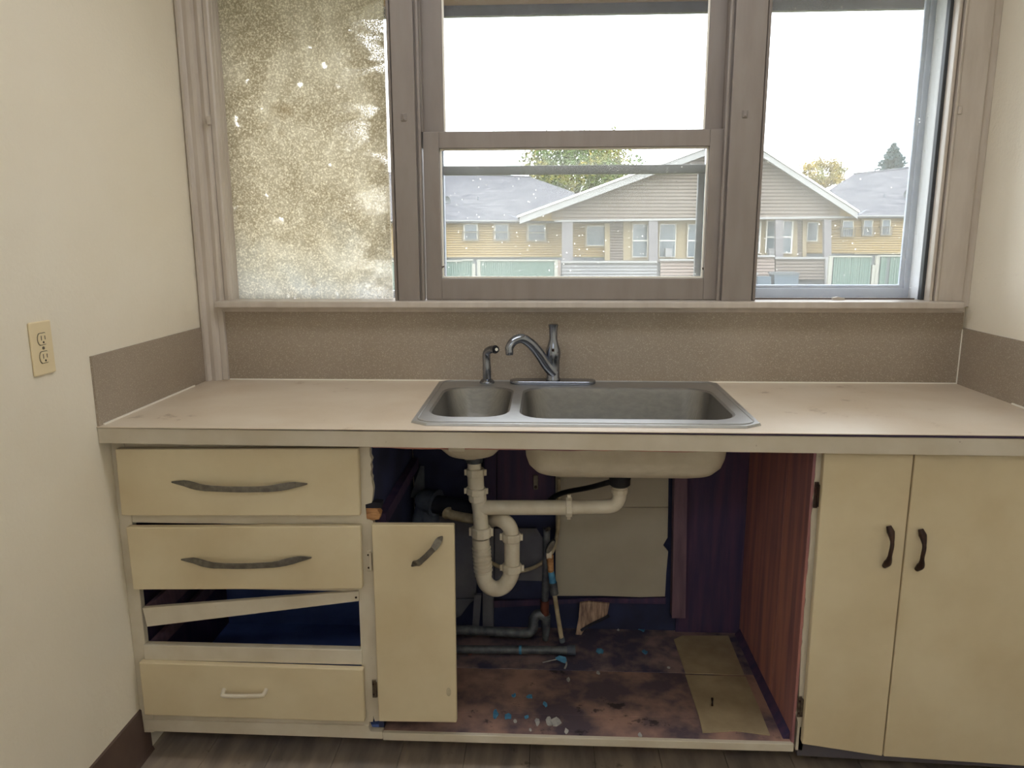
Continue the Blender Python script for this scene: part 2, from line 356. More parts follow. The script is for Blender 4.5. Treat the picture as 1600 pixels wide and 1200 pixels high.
q = at(1500, 172, -.02); box('hook_plate', 'trim_paint', q.x-.006, q.x+.006, -.022, -.016, q.z-.012, q.z+.012, cr, .002)
# head above all three lights
box('trim_5', 'trim_paint', WX0, WX1, -.02, .12, WZ1-.02, WZ1+.07, **ST)
# stool and its apron moulding
sl = empty('trim_6', (.08, -.02, 1.16), **ST)
so = MB().box(-1.097, 1.254, -.052, .13, 1.1595, SILL).build('stool', 'trim_paint', sl, .003)
MB().prism([(.004, 1.143), (-.012, 1.143), (-.018, 1.150), (-.018, 1.1595), (.004, 1.1595)], 'x', -1.09, 1.27).build('apron_moulding', 'trim_paint', sl)
box('trim_7', 'trim_paint', -1.107, -1.088, -.014, .006, .9155, 1.1595, bevel=.002, **ST)

# ------------------------------------------------------------------ windows
w1 = empty('window_1', (-.8, .05, SILL), **ST)
box('pane', 'brushed_glass', -1.072, -.522, .049, .052, SILL-.01, WZ1-.01, w1)
for a, b in ((-1.0605, -1.056), (-.530, -.521)): box('putty_bead', 'trim_paint', a, b, .044, .049, SILL, WZ1-.02, w1)
sb = MB().box(-1.06, -.53, .10, .12, SILL, SILL+.024).build('storm_rail', 'storm_metal', w1)

w2 = empty('window_2', (.045, .05, SILL), **ST)
lo = bpy.data.objects
def sash(name, xa, xb, za, zb, ya, yb, wl, wr_, wt, wbm, gy, glass, parent):
    fr = MB().box(xa, xa+wl, ya, yb, za, zb).box(xb-wr_, xb, ya, yb, za, zb).box(xa+wl, xb-wr_, ya, yb, zb-wt, zb).box(xa+wl, xb-wr_, ya, yb, za, za+wbm).build(name, 'shaded_sash_paint', parent, .002)
    gx0, gx1, gz0, gz1 = xa+wl, xb-wr_, za+wbm, zb-wt
    box('pane', glass, gx0-.003, gx1+.003, gy, gy+.003, gz0-.003, gz1+.003, fr)
    bd = MB()
    e = .006
    bd.box(gx0, gx0+e, gy-.008, gy, gz0, gz1).box(gx1-e, gx1, gy-.008, gy, gz0, gz1).box(gx0+e, gx1-e, gy-.008, gy, gz0, gz0+e).box(gx0+e, gx1-e, gy-.008, gy, gz1-e, gz1)
    bd.build('glazing_bead', 'caulk', fr, .001)
    return fr
sash('upper_sash', -.424, .512, 1.66, WZ1-.02, .048, .078, .066, .052, .045, .035, .060, 'clear_glass', w2)
ls = sash('lower_sash', -.419, .516, 1.181, 1.703, .010, .045, .050, .047, .050, .068, .032, 'dusty_glass', w2)
box('track', 'shaded_sash_paint', -.424, -.419, .012, .046, 1.703, WZ1-.02, w2); box('track', 'shaded_sash_paint', .512, .516, .012, .046, 1.703, WZ1-.02, w2)
for u, v in ((692, 417), (1099, 419)):
    q = at(u, v, .03); MB().tube([(q.x-.005, .026, q.z), (q.x+.006, .026, q.z+.001)], .003, 8).box(q.x-.004, q.x, .022, .03, q.z-.005, q.z+.002).build('latch_pin', 'bronze', ls)
stf = MB().box(-.372, .484, .085, .10, 1.577, 1.606).box(.452, .474, .085, .10, 1.20, 1.577).build('storm_sash_frame', 'bar_metal', w2, .003)
box('storm_track', 'storm_metal', .476, .498, .085, .115, SILL, WZ1-.02, w2); box('storm_track', 'storm_metal', -.40, -.366, .085, .115, SILL, WZ1-.02, w2)

w3 = empty('window_3', (.88, .05, SILL), **ST)
box('pane', 'dusty_glass', .622, 1.160, .049, .052, SILL-.01, WZ1-.01, w3)
box('putty_bead', 'trim_paint', .624, .634, .043, .049, SILL, WZ1-.02, w3); box('putty_bead', 'cove_base', .634, 1.146, .044, .049, SILL-.002, SILL+.004, w3)
box('storm_stile', 'storm_metal', 1.140, 1.160, .115, .135, SILL-.02, WZ1, w3, .003)
box('storm_stile', 'storm_metal', 1.127, 1.142, .120, .132, SILL, WZ1, w3, .003)
box('storm_rail', 'storm_metal', .63, 1.142, .112, .135, SILL-.02, 1.212, w3, .003)
box('storm_rail', 'storm_metal', .63, 1.130, .118, .132, 1.212, 1.222, w3, .003)
q = at(1309, 468, .03); MB().prism([(q.x-.018, SILL-.001), (q.x+.02, SILL-.001), (q.x+.017, SILL+.006), (q.x-.004, SILL+.010), (q.x-.017, SILL+.007)], 'y', .020, .036).build('paint_flap', 'trim_paint', w3)

# the eave of this house over the windows
ev = empty('trim_8', (.1, .4, 2.2), **ST)
ez = [at(900, v, .30).z for v in (5.5, 22.5)]
box('soffit', 'soffit', -2.2, 2.4, .14, .30, ez[0], ez[0]+.012, ev); box('fascia_board', 'fascia', -2.2, 2.4, .298, .320, ez[1], ez[0]+.10, ev)

# ------------------------------------------------------------------ countertop, splashes
CT = .915
ct = thing('countertop', 'worn beige laminate countertop with chipped front edge under the kitchen windows', 'countertop', (.06, -.31, .87))
hx0, hx1, hy0, hy1 = -.358, .490, -.575, -.045
tp = MB()
o4 = [(XL, -.641), (XR, -.641), (XR, .004), (XL, .004)]; i4 = [(hx0, hy0), (hx1, hy0), (hx1, hy1), (hx0, hy1)]
vs = [(a, b, z) for z in (CT-.002, CT) for a, b in o4+i4]; fs = []
for i in range(4):
    j = (i+1) % 4
    fs += [(8+i, 8+j, 12+j, 12+i), (i, 4+i, 4+j, j), (i, j, 8+j, 8+i), (4+i, 12+i, 12+j, 4+j)]
tp.add(vs, fs).build('laminate_sheet', 'laminate', ct)
cb = MB()
vs = [(a, b, z) for z in (.876, CT-.0025) for a, b in [(XL, -.632), (XR, -.632), (XR, .004), (XL, .004)]+i4]
cb.add(vs, fs).build('core_board', 'dark_wood', ct)
MB().hexa([(XL+.001, -.639, .872), (XR, -.639, .862), (XR, -.639, .9045), (XL+.001, -.639, .9115), (XL+.001, -.6325, .872), (XR, -.6325, .862), (XR, -.6325, .9045), (XL+.001, -.6325, .9115)]).build('edge_band', 'laminate_band', ct, .001)
sbk = thing('backsplash', 'long speckled tan backsplash panel behind the sink below the window sill', 'backsplash', (.09, 0, CT))
box('panel', 'splash', -1.088, XR-.006, -.001, .006, CT, 1.143, sbk); box('caulk_line', 'caulk', -1.086, XR-.006, -.004, -.0012, CT, CT+.0035, sbk)
sbl = thing('backsplash', 'short speckled tan side splash on the wall below the power outlet', 'backsplash', (XL, -.33, CT))
MB().box(XL, XL+.006, -.637, -.036, CT+.001, 1.094).build('panel', 'splash', sbl); box('caulk_line', 'caulk', XL+.006, XL+.010, -.62, -.12, CT, CT+.004, sbl)
box('end_strip', 'trim_paint', XL+.001, XL+.012, -.036, -.030, CT, 1.094, sbl)
sbr = thing('backsplash', 'short speckled tan side splash above the cabinet with two plain doors', 'backsplash', (XR, -.32, CT))
box('panel', 'splash', XR-.006, XR, -.637, -.002, CT, 1.094, sbr); box('caulk_line', 'caulk', XR-.010, XR-.006, -.62, -.30, CT, CT+.004, sbr); box('caulk_line', 'caulk', XR-.008, XR-.006, -.006, -.002, CT, 1.09, sbr)

# ------------------------------------------------------------------ sink
def rrect(x0, x1, y0, y1, r, n=8):
    out = []
    for cx, cy, a0 in ((x1-r, y1-r, 0), (x0+r, y1-r, 90), (x0+r, y0+r, 180), (x1-r, y0+r, 270)):
        for k in range(n+1):
            a = math.radians(a0+90*k/n); out.append((cx+r*math.cos(a), cy+r*math.sin(a)))
    return out
RIM = CT+.006
sink = thing('kitchen_sink', 'stainless steel double bowl drop-in sink set into the countertop', 'sink', (.07, -.3, .7))
outer = [(-.329, -.597), (.466, -.597), (.508, -.566), (.514, -.045), (.492, -.018), (-.352, -.018), (-.376, -.045), (-.372, -.566)]
ZS, ZL = at(737, 716.5, -.455).z, at(980, 744, -.465).z
BW = [(-.345, -.127, -.527, -.128, .075, ZS, 'small'), (-.100, .470, -.537, -.128, .075, ZL, 'large')]
bm = bmesh.new()
def loop(pts, z):
    vv = [bm.verts.new((a, b, z)) for a, b in pts]; return [bm.edges.new((vv[i], vv[(i+1) % len(vv)])) for i in range(len(vv))], vv
ed = []; e, ov = loop(outer, RIM); ed += e; ivs = []
for b in BW:
    e, iv = loop(rrect(*b[:5]), RIM); ed += e; ivs.append(iv)
bmesh.ops.triangle_fill(bm, edges=ed, use_beauty=True)
# raised rolled edge falls to the counter
lv = [bm.verts.new((v.co.x+(v.co.x-.07)*.006, v.co.y+(v.co.y+.31)*.012, CT+.0005)) for v in ov]
for i in range(len(ov)): bm.faces.new((ov[i], ov[(i+1) % len(ov)], lv[(i+1) % len(ov)], lv[i]))
rimB = MB(); bm.verts.index_update(); rimB.add([v.co.copy() for v in bm.verts], [[v.index for v in f.verts] for f in bm.faces]); bm.free()
rimB.build('rim', 'steel_rim', sink)
ridge = MB()
ridge.tube([(a, b, RIM+.0005) for a, b in rrect(-.362, .498, -.585, -.030, .05, 5)+[rrect(-.362, .498, -.585, -.030, .05, 5)[0]]], .0022, 6, False)
ridge.build('raised_bead', 'steel_rim', sink, smooth=True)
for x0, x1, y0, y1, r, zb, nm in BW:
    dep = RIM-zb
    def shell(off, mname, name, zt):
        mb = MB(); rings = []
        prof = [(0, 0), (.006, .004), (.009, .02), (.020, dep-.055), (.028, dep-.030), (.045, dep-.010), (.070, dep)]
        for ins, dz in prof:
            rings.append([(a, b, RIM-dz-off) for a, b in rrect(x0+ins-off, x1-ins+off, y0+ins-off, y1-ins+off, max(r-ins*.3, .03)+off)])
        n = len(rings[0]); vs = [p for rr in rings for p in rr]
        f = [(i*n+k, i*n+(k+1) % n, (i+1)*n+(k+1) % n, (i+1)*n+k) for i in range(len(rings)-1) for k in range(n)]
        f.append(list(range((len(rings)-1)*n, len(rings)*n)))
        return mb.add(vs, f).build(name, mname, sink, smooth=True)
    bo = shell(0, 'steel', 'bowl', RIM); shell(.003, 'undercoat', 'bowl_underside', RIM)
    cx = (-.240 if nm == 'small' else .186); cy = -.30
    MB()._lathe((cx, cy), [(.044, zb+.0005), (.046, zb+.003), (.030, zb+.004), (.028, zb+.0015)], 24).build('strainer', 'chrome', sink, smooth=True)

# faucet
fy = -.062
fa = thing('faucet', 'chrome single lever faucet with curved spout on an oval deck plate', 'faucet', (-.006, fy, RIM))
MB().prism(rrect(-.146, .128, fy-.030, fy+.028, .028, 8), 'z', RIM, RIM+.011).build('deck_plate', 'chrome', fa, .003, True)
fx = at(864, 590, fy).x
zf = lambda v: at(864, v, fy).z
MB()._lathe((fx, fy), [(.023, RIM+.010), (.023, RIM+.016), (.0205, RIM+.020), (.0212, zf(562)), (.0222, zf(559))], 28).build('body', 'chrome', fa, smooth=True)
MB()._lathe((fx, fy), [(.0225, zf(559)), (.0235, zf(552)), (.0225, zf(546)), (.0165, zf(538)), (.0128, zf(530)), (.0128, zf(518)), (.0150, zf(509)), (.0158, zf(507)), (.012, zf(506.4))], 28).build('lever_handle', 'chrome', fa, smooth=True)
q = at(864, 547, fy-.023); MB()._lathe((q.x, q.y), [(.0045, q.z-.004), (.0045, q.z+.004)], 10).build('temperature_dot', 'bronze', fa)
sp = smoothpath([at(866, 584, fy-.004), at(854, 570, fy-.012), at(842, 552, fy-.025), at(829, 537, fy-.038), at(815, 529, fy-.052), at(803, 533, fy-.064), at(796, 543, fy-.072), at(796, 551, fy-.075)], 5)
n = len(sp); MB().tube(sp, [.0185-.0065*i/(n-1) for i in range(n)], 18).build('spout', 'chrome', fa, smooth=True)
q = at(796, 551, fy-.075); MB()._lathe((q.x, q.y), [(.0105, q.z-.007), (.0118, q.z-.005), (.0118, q.z+.002)], 18).build('aerator', 'chrome', fa, smooth=True)
# side sprayer
sy = fy; sx = at(761, 597, sy).x
ss = thing('side_sprayer', 'slim chrome pull-out spray head standing on the sink beside the faucet', 'sprayer', (sx, sy, RIM))
MB()._lathe((sx, sy), [(.024, RIM), (.024, RIM+.004), (.018, RIM+.011), (.0145, RIM+.013)], 24).build('escutcheon', 'chrome', ss, smooth=True)
pp = smoothpath([(sx, sy, RIM+.012), (sx, sy, RIM+.050), tuple(at(760, 556, sy)), tuple(at(762, 549, sy-.006)), tuple(at(768, 546, sy-.018)), tuple(at(774, 546, sy-.030))], 4)
MB().tube(pp, [.0135]*5+[.0125]*(len(pp)-7)+[.0132, .0135], 16).build('wand', 'chrome', ss, smooth=True)
a = at(773.5, 546, sy-.029); b = at(775.5, 546, sy-.034); MB().tube([a, b], .0115, 16).build('spray_face', 'black_rubber', ss); b2 = at(776, 546, sy-.036); MB().tube([b, b2], .005, 12).build('spray_nozzle', 'caulk', ss)

# ------------------------------------------------------------------ cabinets
YF, YD = -.590, -.612                    # face frame front, door and drawer front
TOP = .874
dc = thing('drawer_cabinet', 'cream painted base cabinet of drawers against the left wall, one drawer front missing', 'cabinet', (-.82, -.32, 0))
def slab(name, m, poly, y0, y1, parent, bevel=.002, **p): return MB().prism(poly, 'y', y0, y1).build(name, m, parent, bevel, **p)
slab('stile', 'frame_paint', [(XL, .015), (-1.124, .015), (-1.124, TOP), (XL, TOP)], YF, YF+.02, dc)
slab('stile', 'frame_paint', [(-.527, .068)]+[(-.502, .068), (-.500, .088), (-.496, .070), (-.482, .072)]+ragged(-.475, .10, .62, 30, .0016, 3)+[(-.478, .655), (-.495, .66), (-.497, .70), (-.480, .705)]+ragged(-.477, .72, .86, 14, .003, 5)+[(-.476, TOP), (-.522, TOP)], YF, YF+.02, dc, 0)
for za, zb, xa, xb in ((.847, TOP, -1.124, -.520), (.640, .684, -1.124, -.520), (.055, .098, -1.124, -.512), (.455, .478, -1.124, -.522)):
    slab('rail', 'frame_paint', [(xa, za), (xb, za), (xb, zb), (xa, zb)], YF+.001, YF+.02, dc)
slab('bottom_rail', 'frame_paint', [(XL+.01, .022), (-.475, .018), (-.475, .040), (-.508, .040), (-.514, .058), (XL+.01, .058)], YF-.004, YF+.018, dc)
slab('rail', 'frame_paint', [(-1.127, .244), (-.522, .244), (-.522, .288), (-1.127, .289)], YF-.006, YF+.016, dc)
for xx in (-1.1255, -.536): box('drawer_runner', 'stud_wood', xx, xx+.013, YF+.016, -.05, .245, .282, dc)
box('side_panel', 'dark_wood', XL+.001, XL+.014, YF+.02, -.02, .03, TOP, dc); box('side_panel', 'back_shade_wood', -.490, -.476, YF+.02, -.02, .03, TOP, dc)
box('back_panel', 'blue_shade_wood', XL+.014, -.490, -.03, -.02, .03, TOP, dc); box('bottom_panel', 'blue_shade_wood', XL+.014, -.490, YF+.02, -.03, .03, .045, dc)
box('toe_board', 'toe_kick', XL, -.4745, -.47, -.455, ZF-.001, .03, dc)
def pull(parent, L, R, sag, yb, mname='pewter'):
    """arched drawer pull: leaf-shaped feet at both ends, bowed grip between"""
    L, R = Vector(L), Vector(R); pts = []; hw = []; n = 22
    vs = []; fs = []
    dirv = (R-L).normalized(); nrm = Vector((-dirv.z, 0, dirv.x))
    for i in range(n+1):
        t = i/n; c = L.lerp(R, t)
        e = min(t, 1-t)*2
        c = c-nrm*(sag*math.sin(math.pi*t)**1.0)
        outy = yb-.004-.020*min(1, max(0, (e-.22)/.30))**.8
        wdt = .0015+.0085*math.sin(math.pi*min(1, e/.34)/2) if e < .34 else .010-.0025*min(1, (e-.34)/.3)
        for s_, dy in ((1, 0), (1, -.004), (-1, -.004), (-1, 0)):
            vs.append((c.x+nrm.x*wdt*s_, outy+dy+.002, c.z+nrm.z*wdt*s_))
    for i in range(n):
        for k in range(4): fs.append((i*4+k, i*4+(k+1) % 4, (i+1)*4+(k+1) % 4, (i+1)*4+k))
    fs += [(0, 1, 2, 3), (n*4+3, n*4+2, n*4+1, n*4)]
    mb = MB().add(vs, fs)
    for t in (.13, .87):
        c = L.lerp(R, t)-nrm*(sag*math.sin(math.pi*t)); mb.box(c.x-.006, c.x+.006, yb-.006, yb+.001, c.z-.004, c.z+.004)
    return mb.build('handle', mname, parent, .0008)
d1 = slab('drawer', 'cream_paint', [(-1.138, .668), (-.506, .677), (-.503, .858), (-1.136, .849)], YD, YF-.002, dc, .003)
a, b = at(263, 754, YD-.02), at(477, 757, YD-.02); pull(d1, (a.x, 0, a.z-.004), (b.x, 0, b.z-.004), .0105, YD)
d2 = slab('drawer', 'cream_paint', [(-1.128, .459), (-.509, .474), (-.507, .649), (-1.13, .636)], YD, YF-.002, dc, .003)
a, b = at(278, 876, YD-.02), at(484, 873, YD-.02); pull(d2, (a.x, 0, a.z-.004), (b.x, 0, b.z-.004), .012, YD)
d4 = slab('drawer', 'cream_paint', [(-1.135, .085), (-.519, .082), (-.517, .240), (-1.135, .245)], YD, YF-.002, dc, .003)
a = at(348, 1084, YD-.01); b = at(414, 1084, YD-.01)
hp = smoothpath([(a.x, YD+.001, a.z+.006), (a.x+.002, YD-.014, a.z+.002), (a.x+.014, YD-.020, a.z), (b.x-.014, YD-.020, b.z), (b.x-.002, YD-.014, b.z+.002), (b.x, YD+.001, b.z+.006)], 4)
MB().tube(hp, .0058, 8).build('handle', 'frame_paint', d4, smooth=True)
# broken drawer box, front board gone, dropped at one end
d3 = slab('drawer', 'frame_paint', [(-1.109, .344), (-.523, .432), (-.5235, .460), (-1.117, .399)], YF-.008, YF+.006, dc, .0015)
MB().hexa([(-1.117, YF+.006, .399), (-1.109, YF+.006, .345), (-1.095, YF+.006, .347), (-1.103, YF+.006, .401), (-1.117, -.10, .392), (-1.109, -.10, .345), (-1.095, -.10, .347), (-1.103, -.10, .394)]).build('drawer_side', 'stud_wood', d3)
MB().hexa([(-.540, YF+.006, .458), (-.538, YF+.006, .431), (-.5245, YF+.006, .433), (-.5265, YF+.006, .459), (-.540, -.10, .458), (-.538, -.10, .431), (-.5245, -.10, .433), (-.5265, -.10, .459)]).build('drawer_side', 'stud_wood', d3)
MB().hexa([(-1.103, -.115, .392), (-1.095, -.115, .347), (-.538, -.115, .431), (-.540, -.115, .458), (-1.103, -.10, .392), (-1.095, -.10, .347), (-.538, -.10, .431), (-.540, -.10, .458)]).build('drawer_back', 'stud_wood', d3)
q = at(556, 934, YF-.01); MB().tube([(q.x, YF-.0095, q.z), (q.x, YF-.006, q.z)], .003, 8).build('screw', 'bronze', d3)

# sink cabinet
sc_ = thing('sink_cabinet', 'gutted base cabinet under the sink with one remaining cream door and rotten floor', 'cabinet', (.08, -.31, 0))
CF = .040
box('bottom_rail', 'frame_paint', -.474, .643, YF-.006, YF+.014, .016, .0395, sc_, .002)
mb = MB(); ed_ = [(-.472, .853)]+[(-.472+1.10*i/26, .853-.004*random.random()) for i in range(1, 26)]+[(.63, .851), (.643, .874), (-.472, .874)]
mb.prism(ed_, 'y', YF+.002, YF+.018).build('top_rail', 'red_wood', sc_)
mb = MB(); ed_ = [(-.47, .861)]+[(-.47+1.10*i/30, .860-.004*random.random()) for i in range(1, 30)]+[(.63, .858), (.64, .874), (-.472, .874)]
mb.prism(ed_, 'y', YF-.003, YF+.002).build('paint_edge', 'frame_paint', sc_)
q0, q1 = at(701, 699, YF), at(726, 705, YF); box('paint_patch', 'frame_paint', q0.x, q1.x, YF-.004, YF+.002, q1.z, .876, sc_)
sp_ = empty  # three upright boards of the right-hand side
for ya, yb, dz in ((-.588, -.40, 0), (-.399, -.21, .0008), (-.209, -.02, .0004)):
    box('side_board', 'red_wood', .638-dz, .645, ya, yb, CF-.01, TOP, sc_)
MB().prism([(.6375, CF), (.620, CF), (.6375, CF+.022)], 'y', -.575, -.03).build('corner_strip', 'dark_wood', sc_)
box('back_panel', 'back_shade_wood', -.474, .638, -.012, -.004, CF-.02, TOP, sc_)
q0, q1 = at(1075, 748, -.02), at(1140, 965, -.02); box('back_board', 'dark_wood', q0.x-.02, .638, -.022, -.012, CF, TOP, sc_)
yb = -.035
def backboard(name, m, pts, y0, y1): return MB().prism([(max(-.474, at(u, v, y0).x), at(u, v, y0).z) for u, v in pts], 'y', y0, y1).build(name, m, sc_)
backboard('back_board', 'board_paint', [(868, 931), (940, 931), (1000, 933), (1039, 932), (1041, 895), (1044, 862), (1036, 852), (1043, 840), (1044, 793), (868, 793)], yb, yb+.012)
backboard('back_board', 'board_paint', [(868, 792), (1044, 792), (1045, 700), (868, 700)], yb+.0005, yb+.012)
backboard('stud', 'stud_wood', [(1050, 966), (1071, 966), (1075, 690), (1055, 690)], yb-.03, yb+.012)
backboard('stud', 'dark_wood', [(757, 800), (775, 800), (775, 690), (757, 690)], yb-.02, yb+.012)
backboard('back_board', 'dark_wood', [(777, 800), (866, 800), (866, 690), (777, 690)], yb, yb+.012)
backboard('back_board', 'board_grey', [(570, 934), (744, 934), (744, 806), (570, 806)], yb-.008, yb+.012)
backboard('back_board', 'board_grey', [(570, 992), (720, 962), (735, 942), (744, 935.5), (570, 935.5)], yb-.008, yb+.012)
backboard('stud', 'board_grey', [(754, 1000), (771, 1000), (771, 806), (754, 806)], yb-.012, yb+.012)
backboard('back_board', 'board_grey', [(773, 906), (848, 908), (850, 845), (838, 826), (773, 826)], yb+.004, yb+.012)
backboard('brace', 'board_grey', [(736, 1010), (746, 1010), (752, 930), (741, 930)], -.075, -.06)
backboard('kicker_board', 'dark_wood', [(770, 939), (1040, 934), (1040, 944), (910, 942), (770, 950)], yb, yb+.01)
# floor of the cabinet: three boards with open joints
YJ1, YJ2 = atz(950, 1049, CF).y, atz(950, 1119, CF).y
for ya, yb_, m in ((YJ1+.001, -.012, 'rot_floor'), (YJ2+.001, YJ1-.001, 'rot_floor_warm'), (-.585, YJ2-.001, 'rot_floor_warm')):
    box('floor_board', m, -.474, .638, ya, yb_, CF-.016, CF+random.uniform(-.001, .001), sc_, .001)
for pts in ([(1053, 999), (1066, 993), (1138, 993), (1163, 1054), (1071, 1051)], [(1071, 1054), (1165, 1057), (1188, 1110), (1203, 1148), (1150, 1141), (1098, 1144), (1092, 1118)]):
    MB().prism([tuple(atz(u, v, CF+.004))[:2] for u, v in pts], 'z', CF+.0005, CF+.004).build('vinyl_strip', 'pale_vinyl', sc_)
box('toe_board', 'toe_kick', -.474, .655, -.47, -.455, ZF-.001, .02, sc_)
# left-hand door, hung low on the divider
dr = slab('door', 'cream_paint', [(-.480, .085), (-.266, .088), (-.263, .656), (-.4775, .654)], YD, YF-.003, sc_, .003)
a, b = at(641, 889, YD-.02), at(690, 842, YD-.02); pull(dr, (a.x, 0, a.z), (b.x, 0, b.z), .004, YD)
q = at(701, 1081, YD); MB().add([(q.x+.0065*math.cos(k*math.pi/8), YD-.0006, q.z+.013*math.sin(k*math.pi/8)) for k in range(16)]+[(q.x+.0065*math.cos(k*math.pi/8), YD+.001, q.z+.013*math.sin(k*math.pi/8)) for k in range(16)], [list(range(16))]+[(k, (k+1) % 16, 16+(k+1) % 16, 16+k) for k in range(16)]).build('filler_patch', 'pvc_dirty', dr)
def hinge(u, v, parent, m, hh=.030):
    q = at(u, v, YF-.004); mb = MB()
    mb.box(q.x-.006, q.x+.004, YF-.004, YF+.001, q.z-hh, q.z+hh)
    mb.tube([(q.x+.004, YF-.006, q.z-hh*.85), (q.x+.004, YF-.006, q.z+hh*.85)], .0042, 10)
    h = mb.build('hinge', m, parent, .001)
    for s_ in (-.6, .6): MB().tube([(q.x-.002, YF-.0055, q.z+hh*s_), (q.x-.002, YF-.003, q.z+hh*s_)], .0028, 8).build('screw', 'bronze', h)
hinge(577, 877, sc_, 'frame_paint'); hinge(585, 1077, sc_, 'hinge_metal', .026)
# torn wood at the corner of the divider
sp0 = at(577, 800, YF)
MB().prism([(sp0.x-.014, sp0.z-.026), (sp0.x+.024, sp0.z-.022), (sp0.x+.028, sp0.z-.006), (sp0.x+.020, sp0.z+.004), (sp0.x+.030, sp0.z+.010), (sp0.x-.012, sp0.z+.008)], 'y', YF+.004, YF+.03).build('splinter', 'raw_wood', sc_)
MB().prism([(sp0.x-.012, sp0.z+.009), (sp0.x+.03, sp0.z+.010), (sp0.x+.032, sp0.z+.024), (sp0.x-.010, sp0.z+.026)], 'y', YF+.003, YF+.03).build('splinter', 'dirt_black', sc_)
q0 = at(592, 800, -.5); box('drawer_runner', 'dark_wood', q0.x, q0.x+.03, -.55, -.04, q0.z-.02, q0.z+.015, sc_)

# right-hand cabinet
rc = thing('double_door_cabinet', 'cream base cabinet with two plain doors and dark bronze pulls', 'cabinet', (.96, -.31, 0))
slab('stile', 'frame_paint', [(.668, .018), (.668, TOP)]+[(x_, z_) for x_, z_ in ragged(.645, TOP, .30, 34, .0018, 11)]+[(.648, .20), (.650, .15), (.643, .13), (.651, .10), (.650, .018)], YF, YF+.02, rc, 0)
slab('rail', 'frame_paint', [(.66, .855), (XR, .855), (XR, TOP), (.66, TOP)], YF, YF+.02, rc)
slab('bottom_rail', 'toe_kick', [(.655, .0), (XR, -.02), (XR, .09), (.655, .09)], YF, YF+.02, rc)
box('stile', 'frame_paint', XR-.03, XR, YF, YF+.02, .0, TOP, rc)
box('side_panel', 'dark_wood', .6455, .66, YF+.02, -.02, .03, TOP, rc); box('toe_board', 'toe_kick', .656, XR, -.47, -.455, ZF-.001, .02, rc)
dA = slab('door', 'cream_paint', [(.659, .052), (.8705, .022), (.8705, .857), (.6555, .858)], YD, YF-.003, rc, .003)
dB = slab('door', 'cream_paint', [(.8735, .022), (1.262, .004), (1.262, .858), (.8735, .857)], YD, YF-.003, rc, .003)
for d_, top, bot in ((dA, (1390, 823), (1383, 886)), (dB, (1440, 828), (1434, 891))):
    A, Bq = at(*top, YD-.008), at(*bot, YD-.008)
    hpts = smoothpath([(A.x, YD-.003, A.z), (A.x+.004, YD-.012, A.z-.018), (A.x+.004, YD-.022, A.z-.040), (A.x+.001, YD-.024, A.z-.065), (Bq.x+.003, YD-.016, Bq.z+.018), (Bq.x, YD-.003, Bq.z)], 4)
    mm = len(hpts)
    MB().tube(hpts, [.0035+.0045*max(0, 1-abs(i-3)/4)+.0042*max(0, 1-abs(i-mm+4)/4)+.0015 for i in range(mm)], 10).build('handle', 'bronze', d_, smooth=True)
hinge(1276, 774, rc, 'bronze', .034); hinge(1250, 1105, rc, 'hinge_metal', .030)

# ------------------------------------------------------------------ plumbing under the sink
yp = -.300
P = lambda u, v, y=yp: at(u, v, y)
dp = thing('sink_drain', 'white plastic drain assembly with corrugated section and trap below the sink', 'drain pipe', (-.1, yp, .3))
def nut(u, v, r, h, ax=None, tabs=True, name='slip_nut'):
    c = P(u, v); ax = Vector(ax or (0, 0, 1)).normalized(); mb = MB()
    mb.tube([c-ax*h, c-ax*h*.7, c+ax*h*.7, c+ax*h], [r*.94, r, r, r*.94], 10)
    if tabs:
        sd = Vector((1, 0, 0)) if abs(ax.x) < .5 else Vector((0, 0, 1))
        for s_ in (-1, 1):
            k = c+sd*s_*r*1.02; mb.box(k.x-.005, k.x+.005, k.y-.004, k.y+.004, k.z-h*.75, k.z+h*.75)
    return mb.build(name, 'pvc', dp, .0008)
cx1 = -.240
MB().tube([(cx1, yp, ZS-.003), (cx1, yp, .745), (cx1, yp, .728)], [.034, .026, .024], 18).build('strainer_tail', 'galvanised', dp, smooth=True)
MB().tube([(cx1, yp, .73), P(742, 766)], .0205, 18).build('tailpiece', 'pvc', dp, smooth=True)
nut(743, 738, .0275, .012); MB().tube([P(743, 744), P(744, 764)], .0245, 18).build('coupling', 'pvc', dp, smooth=True)
nut(744, 767, .030, .011, (.08, 0, 1)); nut(746, 777, .027, .012, (-.05, 0, 1), False)
MB().tube([P(747, 778), P(750, 800), P(752, 830)], .0225, 18).build('tee', 'pvc', dp, smooth=True)
MB().tube([P(752, 793), P(800, 793), P(886, 793)], .0222, 18).build('drain_arm', 'pvc', dp, smooth=True)
nut(889, 792, .031, .0095, (1, 0, 0))
el = smoothpath([P(889, 793), P(930, 792), P(950, 791.5), P(961, 788), P(967, 779), P(968, 768), P(968, 760)], 4)
MB().tube(el, .0205, 18).build('drain_elbow', 'pvc', dp, smooth=True)
nut(968, 767, .0245, .008, None, False); q = P(968, 768)
MB().tube([(q.x, yp, q.z), (q.x, yp, .675)], .0195, 18).build('tailpiece', 'pvc', dp, smooth=True)
MB()._lathe((q.x, yp), [(.024, .660), (.031, .666), (.031, .682), (.034, .690), (.034, ZL-.003)], 20).build('strainer_nut', 'black_rubber', dp, smooth=True)
nut(752, 831, .031, .016)
fl = []; fr_ = []
for i in range(41):
    t = i/40; fl.append(P(751+4.5*t, 841+58*t)); fr_.append(.0265 if t < .18 or t > .93 else (.0252 if i % 4 < 2 else .0290))
MB().tube(fl, fr_, 20).build('corrugated_pipe', 'pvc', dp, smooth=True)
